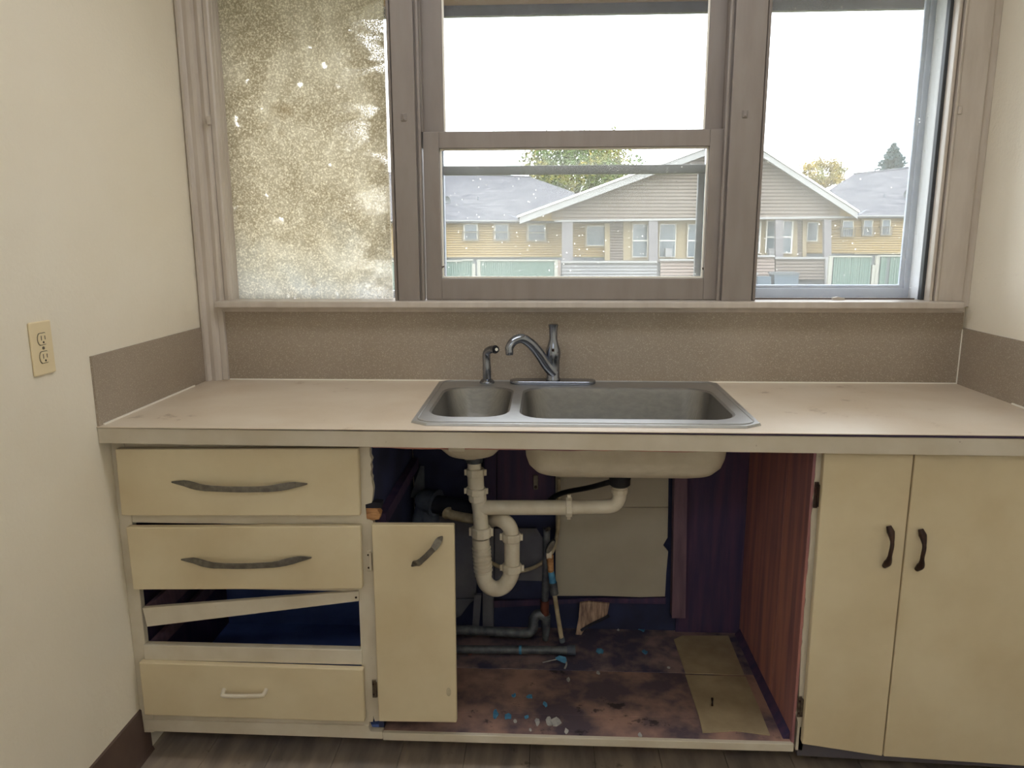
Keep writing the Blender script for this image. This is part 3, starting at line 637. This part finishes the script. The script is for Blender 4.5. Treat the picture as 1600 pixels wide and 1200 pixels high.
tr_ = smoothpath([P(755.5, 898), P(757, 906), P(761, 913), P(770, 919), P(780, 919), P(789, 914), P(796, 904), P(799.5, 893), P(800, 884)], 5)
MB().tube(tr_, .0245, 20).build('trap_bend', 'pvc', dp, smooth=True)
nut(800, 887, .031, .012); MB().tube([P(800, 886), P(800, 838)], .0235, 18).build('trap_riser', 'pvc', dp, smooth=True)
nut(799, 839, .029, .013)
ub = smoothpath([P(799, 836), P(797, 825), P(790, 816), P(779, 811, yp+.03), P(768, 812, yp+.07), P(757, 815, yp+.12)], 5)
MB().tube(ub, .0232, 18).build('outlet_bend', 'pvc', dp, smooth=True)
MB().tube(smoothpath([P(748, 812, -.25), P(728, 809, -.23), P(712, 806, -.21), P(702, 803, -.20), P(698, 800, -.19)], 4), [.015]*13+[.019, .021, .019, .016], 16).build('waste_arm', 'pvc_dirty', dp, smooth=True)

wpipe = thing('waste_stub', 'old grey lead waste fitting with dark iron pipe at the back of the cabinet', 'pipe', at(660, 815, -.1))
MB().tube(smoothpath([at(656, 815, -.09), at(664, 788, -.10), at(668, 782, -.115), at(682, 786, -.13)], 4), [.028]*6+[.038]*5+[.043, .045], 18).build('lead_bend', 'lead', wpipe, smooth=True)
MB().tube([at(672, 775, -.10), at(671, 840, -.10)], [.03, .034], 16).build('lead_stack', 'lead', wpipe, smooth=True)
MB().tube([at(676, 787, -.125), at(745, 798, -.20)], .030, 18).build('iron_nipple', 'iron_pipe', wpipe, smooth=True)
MB().hexa([at(640, 778, -.07), at(664, 776, -.06), at(663, 728, -.05), at(657, 728, -.05), at(640, 778, -.055), at(664, 776, -.045), at(663, 728, -.035), at(657, 728, -.035)]).build('flashing', 'lead', wpipe)
MB().tube([at(659, 850, -.05), at(661, 770, -.05)], .012, 12).build('vent_pipe', 'iron_pipe', wpipe)

hs = MB().tube(smoothpath([at(845, 800, -.06), at(860, 781, -.08), at(880, 770, -.12), at(920, 762, -.2), at(946, 755, -.27), at(957, 752, -.275)], 6), .0085, 12).build('drain_hose', 'black_rubber', smooth=True, label='thin black rubber hose running from the sink strainer to the wall', category='hose')
tb = MB().tube(smoothpath([at(873, 748, -.05), at(873, 790, -.05), at(871, 830, -.05), at(864, 860, -.055), at(846, 880, -.06), at(815, 892, -.07), at(785, 887, -.08), at(765, 878, -.07)], 6), .0065, 10).build('supply_tube', 'pvc_dirty', smooth=True, label='thin off-white plastic tube looping behind the trap', category='tube')
brk = thing('pipe_strap', 'small metal pipe strap on the dark boards behind the sink bowl', 'bracket', at(837, 757, -.045))
q = at(837, 752, -.045); box('strap_plate', 'pewter', q.x-.008, q.x+.008, -.043, -.036, q.z-.03, q.z+.02, brk, .002); MB().tube([(q.x, -.047, q.z-.02), (q.x, -.043, q.z-.02)], .005, 10).build('screw', 'bronze', brk)

ya = -.135
cw = thing('water_pipe', 'grey galvanised water riser with a brass valve and an elbow to a low pipe', 'pipe', at(852, 1000, ya))
MB().tube([at(854, 826, ya), at(853, 880, ya), at(851, 955, ya)], .0115, 12).build('riser', 'galvanised', cw, smooth=True)
MB().tube([at(851, 938, ya), at(851, 962, ya)], .0145, 12).build('coupling', 'copper', cw, smooth=True)
MB().tube([at(852, 960, ya), at(853, 985, ya), at(852, 1000, ya)], [.017, .0135, .010], 12).build('drip_leg', 'galvanised', cw, smooth=True)
MB().tube(smoothpath([at(850, 962, ya), at(840, 960, ya), at(834, 968, ya-.005), at(833, 980, ya-.01), at(828, 988, ya-.015), at(818, 990, ya-.015)], 4), .0165, 14).build('elbow', 'galvanised', cw, smooth=True)
MB().tube([at(822, 990, ya-.015), at(760, 986, ya-.01), at(735, 984.5, ya-.01), at(641, 983, ya)], .0150, 14).build('low_pipe', 'galvanised', cw, smooth=True)
MB().tube([at(738, 985, ya-.01), at(728, 984.5, ya-.01)], .0165, 14).build('coupling', 'galvanised', cw, smooth=True)
MB().tube([at(852, 830, ya), at(858, 826, ya-.02)], .006, 8).build('valve_stem', 'pewter', cw)
hw_ = thing('water_pipe', 'pale slanting supply pipe wrapped in blue with an oval stop valve handle', 'pipe', at(880, 1010, ya-.03))
yh = ya-.03
MB().tube([at(859, 868, yh), at(861, 895, yh)], [.012, .009], 12).build('valve_body', 'raw_wood', hw_, smooth=True)
MB().tube([at(854, 866, yh), at(862, 866, yh)], .0145, 12).build('valve_collar', 'pvc', hw_, smooth=True)
c = at(860, 854, yh-.01); ov_ = [(c.x+.0105*math.cos(k*math.pi/8)*.75+.011*math.sin(k*math.pi/8), c.z+.021*math.sin(k*math.pi/8)-.004*math.cos(k*math.pi/8)) for k in range(16)]
MB().prism(ov_, 'y', yh-.018, yh-.008).build('valve_handle', 'pewter', hw_, .002)
ov2 = [(c.x+(a_-c.x)*1.2, c.z+(b_-c.z)*1.15) for a_, b_ in ov_]; MB().prism(ov2, 'y', yh-.008, yh-.002).build('valve_rim', 'iron_pipe', hw_, .002)
MB().tube([at(861, 893, yh), at(864, 912, yh)], [.010, .012], 12).build('blue_tape', 'blue_flake', hw_, smooth=True)
MB().tube([at(864, 910, yh), at(866, 928, yh)], [.0135, .014], 12).build('union', 'galvanised', hw_, smooth=True)
MB().tube([at(866, 926, yh), at(872, 965, yh), at(878, 1002, yh)], .0075, 12).build('supply_line', 'pvc_dirty', hw_, smooth=True)
MB().tube([at(877, 996, yh), at(879, 1003, yh)], .0095, 10).build('end_cap', 'lead', hw_, smooth=True)
lp = thing('water_pipe', 'straight grey pipe with a blue ring lying along the rotten cabinet floor', 'pipe', at(800, 1025, -.20))
yl = -.205
MB().tube([at(648, 1014, yl), at(713, 1014.5, yl), at(890, 1016, yl)], .0130, 14).build('pipe_run', 'galvanised', lp, smooth=True)
MB().tube([at(811, 1015.4, yl), at(815, 1015.4, yl)], .0140, 14).build('ring', 'blue_flake', lp, smooth=True)
MB().tube([at(886, 1016, yl), at(899, 1016, yl)], .0165, 14).build('end_fitting', 'lead', lp, smooth=True)
MB().tube([at(735, 1018, yl+.03), at(733, 1040, yl-.02)], .011, 8).build('pipe_block', 'red_wood', lp)

# torn plywood and litter on the cabinet floor
tp_ = MB(); pts = [(906, 941), (920, 939), (952, 942), (949, 958), (940, 968), (925, 974), (912, 984), (903, 1000), (899, 992), (904, 965)]
tp_.prism([(at(u, v, -.05).x, at(u, v, -.05).z) for u, v in pts], 'y', -.056, -.048).build('torn_plywood', 'torn_ply', label='torn pale plywood layer peeling at the back of the cabinet floor', category='wood scrap')
MB().tube(smoothpath([at(908, 985, -.062), at(925, 975, -.064), at(940, 968, -.066), at(952, 962, -.064)], 4), .005, 8).build('root_strand', 'dirt_black', label='dark twisted strand across the torn plywood', category='scrap')
def flake(u, v, wpx, hpx, m, label, group, seed, cat='paint flake'):
    r = random.Random(seed); c = atz(u, v, CF+.002); rx = wpx*.0009; ry = hpx*.0024; n = 9
    poly = [(c.x+rx*math.cos(k*2*math.pi/n)*r.uniform(.55, 1.2), c.y+ry*math.sin(k*2*math.pi/n)*r.uniform(.55, 1.2)) for k in range(n)]
    vs = [(a_, b_, CF+.001+r.uniform(0, .004)) for a_, b_ in poly]+[(a_, b_, CF+.0005) for a_, b_ in poly]
    MB().add(vs, [list(range(n)), list(range(2*n-1, n-1, -1))]+[(k, (k+1) % n, n+(k+1) % n, n+k) for k in range(n)]).build('paint_flake', m, label=label, category=cat, group=group)
for i, (u, v, a_, b_) in enumerate([(937, 1017, 13, 8), (1003, 982, 15, 9), (1007, 1018, 10, 6), (828, 1088, 11, 5), (852, 1100, 8, 5), (803, 1087, 7, 4), (774, 1116, 10, 9), (793, 1119, 16, 6), (823, 1120, 9, 4)]):
    flake(u, v, a_, b_, 'blue_flake', 'small blue paint flake on the rotten cabinet floor', 'blue paint flakes', i)
for i, (u, v, a_, b_) in enumerate([(888, 1062, 7, 4), (858, 1127, 10, 10), (868, 1129, 16, 12), (805, 1127, 6, 4), (885, 1142, 6, 5), (829, 1140, 5, 3), (966, 984, 5, 3), (935, 1051, 7, 4), (1045, 1043, 6, 3), (1000, 1148, 6, 4), (840, 1128, 9, 7)]):
    flake(u, v, a_, b_, 'pale_flake', 'small whitish paint flake on the rotten cabinet floor', 'whitish paint flakes', 50+i)
rg = thing('tape_scrap', 'crumpled blue tape scrap with white tails beside the low pipe', 'tape', atz(878, 1032, CF))
c = atz(878, 1030, CF+.01)
MB().add([(c.x-.022, c.y, c.z+.004), (c.x-.008, c.y-.004, c.z+.016), (c.x+.012, c.y, c.z+.008), (c.x+.018, c.y-.012, c.z-.010), (c.x, c.y-.012, c.z-.004), (c.x-.020, c.y+.008, c.z-.006), (c.x+.016, c.y+.01, c.z-.009)],
         [(0, 1, 4), (1, 2, 4), (2, 3, 4), (0, 4, 5), (1, 2, 6), (0, 1, 5)]).build('tape_wad', 'blue_flake', rg)
MB().tube(smoothpath([c+Vector((-.018, -.002, 0)), c+Vector((-.04, -.008, -.002)), c+Vector((-.062, -.012, -.006))], 4), .002, 6).build('tape_tail', 'pale_flake', rg)
MB().tube(smoothpath([c+Vector((.014, -.010, -.004)), c+Vector((.014, -.02, -.007)), c+Vector((.008, -.04, -.008))], 4), .003, 6).build('tape_tail', 'pale_flake', rg)
nl = atz(1113, 1097, CF+.005); MB().tube([(nl.x-.004, nl.y-.018, CF+.0055), (nl.x, nl.y, CF+.0055), (nl.x+.003, nl.y+.016, CF+.0055)], [.003, .002, .004], 8).build('nail', 'bronze', label='bent rusty nail lying on the pale vinyl strip', category='nail')

# ------------------------------------------------------------------ outlet on the left wall
oy, oz = -.810, 1.141
ol = thing('power_outlet', 'ivory duplex power outlet on the textured cream wall', 'outlet', (XL, oy, oz))
MB().box(XL, XL+.006, oy-.036, oy+.036, oz-.060, oz+.060).build('cover_plate', 'ivory', ol, .004)
for s_ in (-1, 1):
    zc = oz+s_*.0205
    pol = [(oy+.0155*math.cos(k*math.pi/10), max(-.0125, min(.0125, .0165*math.sin(k*math.pi/10)))+zc) for k in range(20)]
    rcpt = MB().prism(pol, 'x', XL+.004, XL+.0085).build('receptacle', 'ivory', ol, .001)
    rg_ = MB().prism([(oy+(a_-oy)*1.1, zc+(b_-zc)*1.1) for a_, b_ in pol], 'x', XL+.004, XL+.0063).build('receptacle_gap', 'slot_dark', rcpt)
    for dy, hh in ((-.0062, .0042), (.0062, .0034)): box('slot', 'slot_dark', XL+.008, XL+.0088, oy+dy-.001, oy+dy+.001, zc+.0015-hh, zc+.0035+hh, rcpt)
    MB().tube([(XL+.008, oy, zc-.0075), (XL+.0088, oy, zc-.0075)], .0026, 10).build('ground_hole', 'slot_dark', rcpt)
MB().tube([(XL+.006, oy, oz), (XL+.0075, oy, oz)], .0035, 12).build('screw', 'pewter', ol)

# ------------------------------------------------------------------ outdoors
GZ = -1.42
gr = MB().box(-70, 70, .15, 160, GZ-.3, GZ).build('ground', 'grass', **ST)
MB().box(-70, XL-.13, -40, .15, GZ-.3, GZ).build('ground_side', 'grass', **ST)
MB().box(XL-.12, XR+.12, .10, .14, GZ, ZF-.08).box(XR+.12, 6, 0, .14, GZ, 2.6).build('wall_outer', 'outer_wall', **ST)
G = 38.0; W = G+1.6
hs_ = thing('house', 'yellow and grey bungalow with a wide front gable and porch across the yard', 'house', tuple(at(1080, 452, G)))
def quad(name, m, pts, y, th, parent, **k): return MB().prism([(at(u, v, y).x, at(u, v, y).z) for u, v in pts], 'y', y, y+th).build(name, m, parent, **k)
def clap(name, m, pts_fn, v0, v1, step, y, parent):
    """overlapping boards: pts_fn(v) gives the left and right pixel of the wall at that height"""
    mb = MB(); v = v0
    while v < v1-.5:
        e = min(v+step, v1); l0, r0 = pts_fn(v); l1, r1 = pts_fn(e)
        if r0-l0 < 1 and r1-l1 < 1: v = e; continue
        a, b, c, d = at(l1, e, y), at(r1, e, y), at(r0, v, y), at(l0, v, y)
        off = Vector((0, -.04, 0)); bk = Vector((0, .14, 0)); a_, b_ = a.lerp(d, .2), b.lerp(c, .2)
        mb.hexa([a_+off, b_+off, c, d, a_+bk, b_+bk, c+bk, d+bk]); g_ = Vector((0, .10, 0)); mb.hexa([a+g_, b+g_, b_+g_, a_+g_, a+bk, b+bk, b_+bk, a_+bk]); v = e
    return mb.build(name, m, parent, kind='stuff')
# wings
clap('wing_siding', 'yellow_siding', lambda v: (520, 952), 344, 402, 3.6, W, hs_)
clap('wing_siding', 'yellow_siding', lambda v: (1258, 1560), 337.5, 396, 3.6, W, hs_)
quad('foundation_wall', 'foundation', [(520, 456), (952, 456), (952, 402), (520, 402)], W+.05, .3, hs_)
quad('foundation_wall', 'foundation', [(1256, 452), (1560, 452), (1560, 396), (1256, 396)], W+.05, .3, hs_)
quad('skirt_trim', 'cream_trim', [(520, 403), (815, 402), (815, 400.5), (520, 401)], W-.1, .1, hs_); quad('skirt_trim', 'cream_trim', [(1335, 396.8), (1560, 396.8), (1560, 395.2), (1335, 395.2)], W-.1, .1, hs_)
KY = .085
def roofpt(u, v, v0): return at(u, v, W-.6+KY*(v0-v))
def roof(name, pts, v0):
    top = [roofpt(u, v, v0) for u, v in pts]; dn = [p+Vector((0, .05, -.12)) for p in top]; n = len(top)
    return MB().add(top+dn, [list(range(n)), list(range(2*n-1, n-1, -1))]+[(i, (i+1) % n, n+(i+1) % n, n+i) for i in range(n)]).build(name, 'shingles', hs_)
roof('roof', [(520, 345), (960, 345), (896, 300), (830, 277), (690, 271), (520, 266)], 345)
roof('roof', [(1290, 337), (1300, 337), (1560, 337), (1560, 247), (1420, 263), (1334, 272), (1300, 294), (1260, 318)], 337)
def strip(name, m, A, Bq, r): return MB().tube([A, Bq], r, 6).build(name, m, hs_)
strip('valley_flashing', 'valley_metal', roofpt(690, 300, 346), roofpt(815, 344, 346), .06); strip('valley_flashing', 'valley_metal', roofpt(1424, 291, 338), roofpt(1341, 336, 338), .06)
strip('ridge_cap', 'shingles', roofpt(690, 271, 345), roofpt(830, 277, 345), .07); strip('ridge_cap', 'shingles', roofpt(1420, 263, 337), roofpt(1334, 272, 337), .07)
strip('valley_flashing', 'valley_metal', roofpt(703, 276, 346), roofpt(735, 286, 346), .04); strip('valley_flashing', 'valley_metal', roofpt(1412, 268, 338), roofpt(1392, 279, 338), .04)
for u, v, v0 in ((747, 316, 346), (1381, 312, 338), (773, 327, 346)):
    b = roofpt(u, v, v0); h = .32 if u != 773 else .1; MB().tube([b-Vector((0, 0, .1)), b, b+Vector((0, 0, .05)), b+Vector((0, 0, h))], [.16, .12, .04, .03], 10).build('vent_pipe', 'valley_metal', hs_)
for u, v, v0, s_ in ((700, 318, 346, 1), (1412, 308, 338, -1)):
    c = roofpt(u, v, v0)+Vector((0, -.3, .1)); n = 14
    rim_ = [c+Vector((.20*math.cos(k*2*math.pi/n), -.10, .30*math.sin(k*2*math.pi/n))) for k in range(n)]; mid = [c+Vector((.12*math.cos(k*2*math.pi/n), .02, .18*math.sin(k*2*math.pi/n))) for k in range(n)]
    mb = MB().add(rim_+mid+[c+Vector((0, .07, 0))], [(k, (k+1) % n, n+(k+1) % n, n+k) for k in range(n)]+[(n+k, n+(k+1) % n, 2*n) for k in range(n)])
    mb.tube([c+Vector((0, .05, 0)), c+Vector((0, .4, -.35))], .04, 6); mb.build('satellite_dish', 'dish_grey', hs_, smooth=True)
for u in (702, 728, 757, 783, 803): quad('rafter_tail', 'house_trim', [(u-1, 347.5), (u+1, 347.5), (u+1, 344), (u-1, 344)], W-.55, .5, hs_)
for u in (1352, 1368, 1386, 1402): quad('rafter_tail', 'house_trim', [(u-1, 340), (u+1, 340), (u+1, 336.5), (u-1, 336.5)], W-.55, .5, hs_)
quad('eave_trim', 'house_trim', [(520, 346), (818, 346), (818, 344), (520, 344)], W-.62, .06, hs_); quad('eave_trim', 'house_trim', [(1336, 338.4), (1560, 338.4), (1560, 336.4), (1336, 336.4)], W-.62, .06, hs_)
# gable
PK = (1157, 212)
def gl(v):
    t = (v-PK[1]); return (PK[0]-t*(342/130.), PK[0]+t*(181/123.))
clap('gable_siding', 'grey_siding', lambda v: (max(gl(v)[0], 862), min(gl(v)[1], 1312)), PK[1]+2, 343.5, 5.5, G, hs_)
quad('gable_return', 'yellow_siding', [(822, 345), (880, 345), (880, 315)], G+.02, .2, hs_); quad('gable_return', 'yellow_siding', [(1334, 338), (1296, 338), (1296, 306)], G+.02, .2, hs_)
def rake(name, m, A, Bq, wpx, y, th):
    dx, dy = Bq[0]-A[0], Bq[1]-A[1]; return quad(name, m, [A, Bq, (Bq[0], Bq[1]+wpx), (A[0], A[1]+wpx)], y, th, hs_)
rake('rake_board', 'house_trim', (812, 339), PK, 11, G-.75, .10); rake('rake_board', 'house_trim', PK, (1340, 331), 11, G-.75, .10)
rake('rake_edge', 'caulk', (808, 337), (PK[0], PK[1]-3), 3, G-.8, .14); rake('rake_edge', 'caulk', (PK[0], PK[1]-3), (1343, 329), 3, G-.8, .14)
def slope(A, Bq):
    p = [at(*A, G-.78), at(*Bq, G-.78)]; p += [p[1]+Vector((0, 9, 0)), p[0]+Vector((0, 2.2, 0))]
    dn = [q_-Vector((0, 0, .14)) for q_ in p]; MB().add(p+dn, [(0, 1, 2, 3), (7, 6, 5, 4)]+[(i, (i+1) % 4, 4+(i+1) % 4, 4+i) for i in range(4)]).build('gable_roof', 'shingles', hs_)
slope((808, 336.5), (PK[0], PK[1]-3.5)); slope((1343, 328.5), (PK[0], PK[1]-3.5))
quad('porch_beam', 'house_trim', [(866, 347), (1320, 340.5), (1320, 337.5), (866, 344)], G-.06, .3, hs_)
for xa, xb, vb, vt in ((878, 895, 410, 346), (1014, 1028, 436, 345), (1212, 1224, 430, 341), (1288, 1299, 404, 340)): quad('porch_post', 'porch_post', [(xa, vb), (xb, vb), (xb, vt), (xa, vt)], G, .25, hs_)
# recessed front of the house inside the porch
IN = G+1.2
clap('front_siding', 'grey_siding', lambda v: (946, 1258), 338, 420, 4.2, IN, hs_)
quad('corner_board', 'cream_trim', [(945, 407), (953, 407), (953, 344), (945, 344)], IN-.1, .2, hs_); quad('corner_board', 'cream_trim', [(1254, 402), (1260, 402), (1260, 340), (1254, 340)], IN-.1, .2, hs_)
quad('window_surround', 'cream_trim', [(974, 407), (1246, 403), (1246, 342), (974, 346)], IN-.1, .12, hs_)
def hwin(x0, x1, v0, v1, y, fr=2.2, rail=True, guard=False, extra=None):
    wn = quad('window', 'cream_trim', [(x0-fr, v1+fr), (x1+fr, v1+fr), (x1+fr, v0-fr), (x0-fr, v0-fr)], y-.10, .10, hs_)
    quad('pane', 'house_glass', [(x0, v1), (x1, v1), (x1, v0), (x0, v0)], y-.13, .03, wn)
    if rail: vm = (v0+v1)/2; quad('meeting_rail', 'sash_white', [(x0, vm+1), (x1, vm+1), (x1, vm-1), (x0, vm-1)], y-.16, .03, wn)
    for f in (extra or []): quad('muntin', 'sash_white', f, y-.15, .02, wn)
    e = 1.0
    mb = MB()
    for a, b, c, d in ((x0-e, x0, v0, v1), (x1, x1+e, v0, v1), (x0, x1, v0-e, v0), (x0, x1, v1, v1+e)):
        p0, p1 = at(a, d, y-.14), at(b, c, y-.14); mb.box(p0.x, p1.x, y-.16, y-.12, p0.z, p1.z)
    mb.build('sash', 'sash_white', wn)
    if guard:
        mb = MB(); vm = (v0+v1)/2-1
        for k in range(7):
            u = x0-3.5+(x1-x0+7)*k/6; p0, p1 = at(u, v1+1, y-.35), at(u, vm, y-.35); mb.box(p0.x-.012, p0.x+.012, y-.36, y-.335, p0.z, p1.z)
        for vv in (vm, v1+1): p0, p1 = at(x0-3.5, vv, y-.35), at(x1+3.5, vv, y-.35); mb.box(p0.x, p1.x, y-.36, y-.10 if vv == vm else y-.335, p0.z-.012, p0.z+.012)
        mb.build('window_guard', 'guard_metal', wn)
for x0, x1, v0, v1 in ((726, 745, 351, 374), (774, 793, 351, 374), (826, 851, 352, 375)): hwin(x0, x1, v0, v1, W, 3.2, guard=True)
for x0, x1, v0, v1 in ((1317, 1332, 346, 368), (1350, 1362, 345, 367), (1379, 1390, 344, 366)): hwin(x0, x1, v0, v1, W, 2.6, guard=True)
hwin(917, 945, 354, 383, W, 3, False); hwin(1262, 1277, 348, 376, W, 2.4, False)
for x0, x1 in ((989, 1011), (1031, 1055), (1075, 1098), (1113, 1136)): hwin(x0, x1, 351, 401, IN-.12)
for x0, x1 in ((1160, 1187), (1198, 1213), (1223, 1237)): hwin(x0, x1, 346, 395, IN-.12)
for u in (1040, 1202): quad('window_unit', 'house_trim', [(u, 401), (u+10, 401), (u+10, 388), (u, 388)], IN-.5, .3, hs_)
# porch half walls
def half(x0, x1, vt, vb, m):
    clap('porch_wall', m, lambda v: (x0, x1), vt, vb, 5, G-.05, hs_); quad('wall_cap', 'house_trim', [(x0-1, vt+1.6), (x1+1, vt+1.6), (x1+1, vt-1.2), (x0-1, vt-1.2)], G-.2, .35, hs_)
half(878, 1026, 409, 436, 'pale_siding'); half(1032, 1120, 406, 433, 'pink_siding'); half(1140, 1210, 400, 434, 'pink_siding'); half(1212, 1292, 403, 437, 'grey_siding')
quad('porch_base', 'foundation', [(878, 456), (1296, 452), (1296, 406), (878, 412)], G+.12, .3, hs_); quad('corner_post', 'house_trim', [(1290, 450), (1298, 450), (1298, 402), (1290, 402)], G-.25, .2, hs_)
quad('corner_post', 'pink_siding', [(868, 450), (876, 450), (876, 407), (868, 407)], G-.25, .2, hs_)
ub_ = thing('storage_bin', 'blue-grey lidded bin standing in front of the porch', 'bin', tuple(at(1228, 452, G-2)))
quad('bin_body', 'bin_grey', [(1211, 453), (1247, 453), (1248, 429), (1210, 429)], G-2, .9, ub_); quad('bin_lid', 'foundation', [(1208, 429.5), (1251, 429.5), (1249, 426), (1210, 426)], G-2.05, 1.0, ub_)
ub2 = thing('garden_wall', 'low pale stepped block wall at the foot of the porch steps', 'wall', tuple(at(1190, 455, G-2)))
quad('wall_block', 'pale_siding', [(1130, 455), (1182, 455), (1182, 429), (1130, 429)], G-2, .5, ub2); quad('wall_cap', 'house_trim', [(1128, 429.5), (1185, 429.5), (1185, 426.5), (1128, 426.5)], G-2.05, .6, ub2); quad('wall_block', 'bin_grey', [(1183, 455), (1205, 455), (1205, 432), (1183, 432)], G-1.9, .4, ub2)
# fences
def fence(panels, posts, label, vb):
    fn = thing('slat_fence', label, 'fence', tuple(at(panels[0][0], vb, G-3)))
    for x0, x1, vt in panels:
        mb = MB(); a, b = at(x0, vb, G-3), at(x1, vt, G-3); n = max(4, int((b.x-a.x)/.105))
        for k in range(n):
            xx = a.x+(b.x-a.x)*k/n; dy = random.uniform(0, .03); mb.box(xx, xx+(b.x-a.x)/n*.9, G-3+dy, G-2.95+dy, GZ-.02, b.z)
        mb.box(a.x, b.x, G-2.93, G-2.9, GZ+.05, b.z-.05)
        mb.build('slat_panel', 'fence_green', fn, kind='stuff')
        quad('top_rail', 'fence_rail', [(x0, vt+1), (x1, vt+1), (x1, vt-1.2), (x0, vt-1.2)], G-3.05, .15, fn)
    for u, vt in posts:
        p0 = at(u, vt, G-3); box('post', 'fence_rail', p0.x-.08, p0.x+.08, G-3.02, G-2.86, GZ, p0.z, fn)
fence([(560, 722, 408), (722, 739, 406.5), (748, 868, 407)], [(740, 412), (748, 406), (869, 406)], 'green slatted yard fence below the three barred windows with the large dish', 452)
fence([(1300, 1363, 401), (1373, 1388, 400), (1388, 1560, 400)], [(1366, 414), (1299, 400), (1372, 400)], 'green slatted yard fence beside the grey porch wall and the storage bin', 450)
gt = MB()
for i in range(900):
    u = random.uniform(1300, 1500); y0 = G-3-random.uniform(.05, 3.0); p0 = at(u, 430, y0); h = random.uniform(.06, .28)
    a = random.uniform(0, 3.14); dx, dy = .03*math.cos(a), .03*math.sin(a)
    gt.add([(p0.x-dx, y0-dy, GZ-.01), (p0.x+dx, y0+dy, GZ-.01), (p0.x+random.uniform(-.06, .06), y0, GZ+h)], [(0, 1, 2)])
mat('grass_tuft', lin(190, 206, 70), lin(208, 192, 120), rough=.9, scale=.8)
gt.build('grass_tufts', 'grass_tuft', kind='stuff', label='bright green grass tufts along the foot of the green fence', category='grass')

# trees
def leafy(name, label, c, rx, rz, n, leaf, m, trunk_r, seed, blobs=22, hole=.0):
    r = random.Random(seed); t = thing(name, label, 'tree', (c.x, c.y, GZ), 'trees behind the bungalow')
    tr = MB(); base = Vector((c.x, c.y, GZ)); fork = Vector((c.x, c.y, c.z-rz*.75))
    tr.tube(smoothpath([base, (base+fork)/2+Vector((.1, 0, 0)), fork], 3), [trunk_r, trunk_r*.95, trunk_r*.9, trunk_r*.8, trunk_r*.75, trunk_r*.7, trunk_r*.65], 10)
    cl = []
    for i in range(blobs):
        th = r.uniform(0, 6.28); ph = math.acos(r.uniform(-.75, 1)); k = r.uniform(.55, .86)
        b = c+Vector((rx*k*math.sin(ph)*math.cos(th), rx*k*math.sin(ph)*math.sin(th), rz*k*math.cos(ph)))
        cl.append(b); tr.tube(smoothpath([fork, fork.lerp(b, .5)+Vector((0, 0, -.05*rz)), b], 3), [trunk_r*.42, trunk_r*.36, trunk_r*.3, trunk_r*.24, trunk_r*.18, trunk_r*.12, .02], 5)
    tr.build('trunk', 'bark', t, smooth=True)
    fo = MB()
    for i in range(n):
        b = cl[i % blobs]; d = Vector((r.gauss(0, 1), r.gauss(0, 1), r.gauss(0, .8))); d = d.normalized()*r.random()**.45*rx*.36
        p_ = b+d; a1 = Vector((r.gauss(0, 1), r.gauss(0, 1), r.gauss(0, 1))).normalized(); a2 = a1.orthogonal().normalized(); s_ = leaf*r.uniform(.6, 1.3)
        fo.add([p_-a1*s_, p_+a2*s_*.6, p_+a1*s_, p_-a2*s_*.6], [(0, 1, 2, 3)])
    fo.build('foliage', m, t)
leafy('broadleaf_tree', 'wide green and yellow leafy tree behind the roof of the bungalow', at(903, 272, G+22), 4.6, 2.9, 9000, .16, 'leaf_green', .34, 3, 34)
leafy('broadleaf_tree', 'round golden autumn tree between the gable and the roof with the fir', at(1286, 272, G+24), 1.75, 1.55, 5200, .10, 'leaf_gold', .20, 8, 22)
ft = thing('fir_tree', 'blue-green pointed fir tree above the shingled roof', 'tree', (at(1397, 300, G+26).x, G+26, GZ), 'trees behind the bungalow')
c = at(1397, 222, G+26); fo = MB(); H = 4.6; r = random.Random(4)
MB().tube([(c.x, c.y, GZ), (c.x, c.y, c.z-1), (c.x, c.y, c.z)], [.25, .12, .02], 8).build('trunk', 'bark', ft)
for i in range(620):
    t = (i/620)**.9; z = c.z-.1-H*t; L = .15+2.9*t*r.uniform(.6, 1.1); th = r.uniform(0, 6.28)
    dr_ = Vector((math.cos(th), math.sin(th), -.18+.25*(1-t))); base = Vector((c.x, c.y, z))
    for k in range(9):
        p_ = base+dr_*L*(k+.5)/9+Vector((r.gauss(0, .06), r.gauss(0, .06), r.gauss(0, .05))); s_ = (.24 if t > .1 else .12)*(1-.3*k/9)
        a1 = (dr_+Vector((r.gauss(0, .5), r.gauss(0, .5), r.gauss(0, .5)))).normalized(); a2 = a1.orthogonal().normalized()
        fo.add([p_-a1*s_, p_+a2*s_*.45, p_+a1*s_, p_-a2*s_*.45], [(0, 1, 2, 3)])
fo.build('foliage', 'leaf_fir', ft)
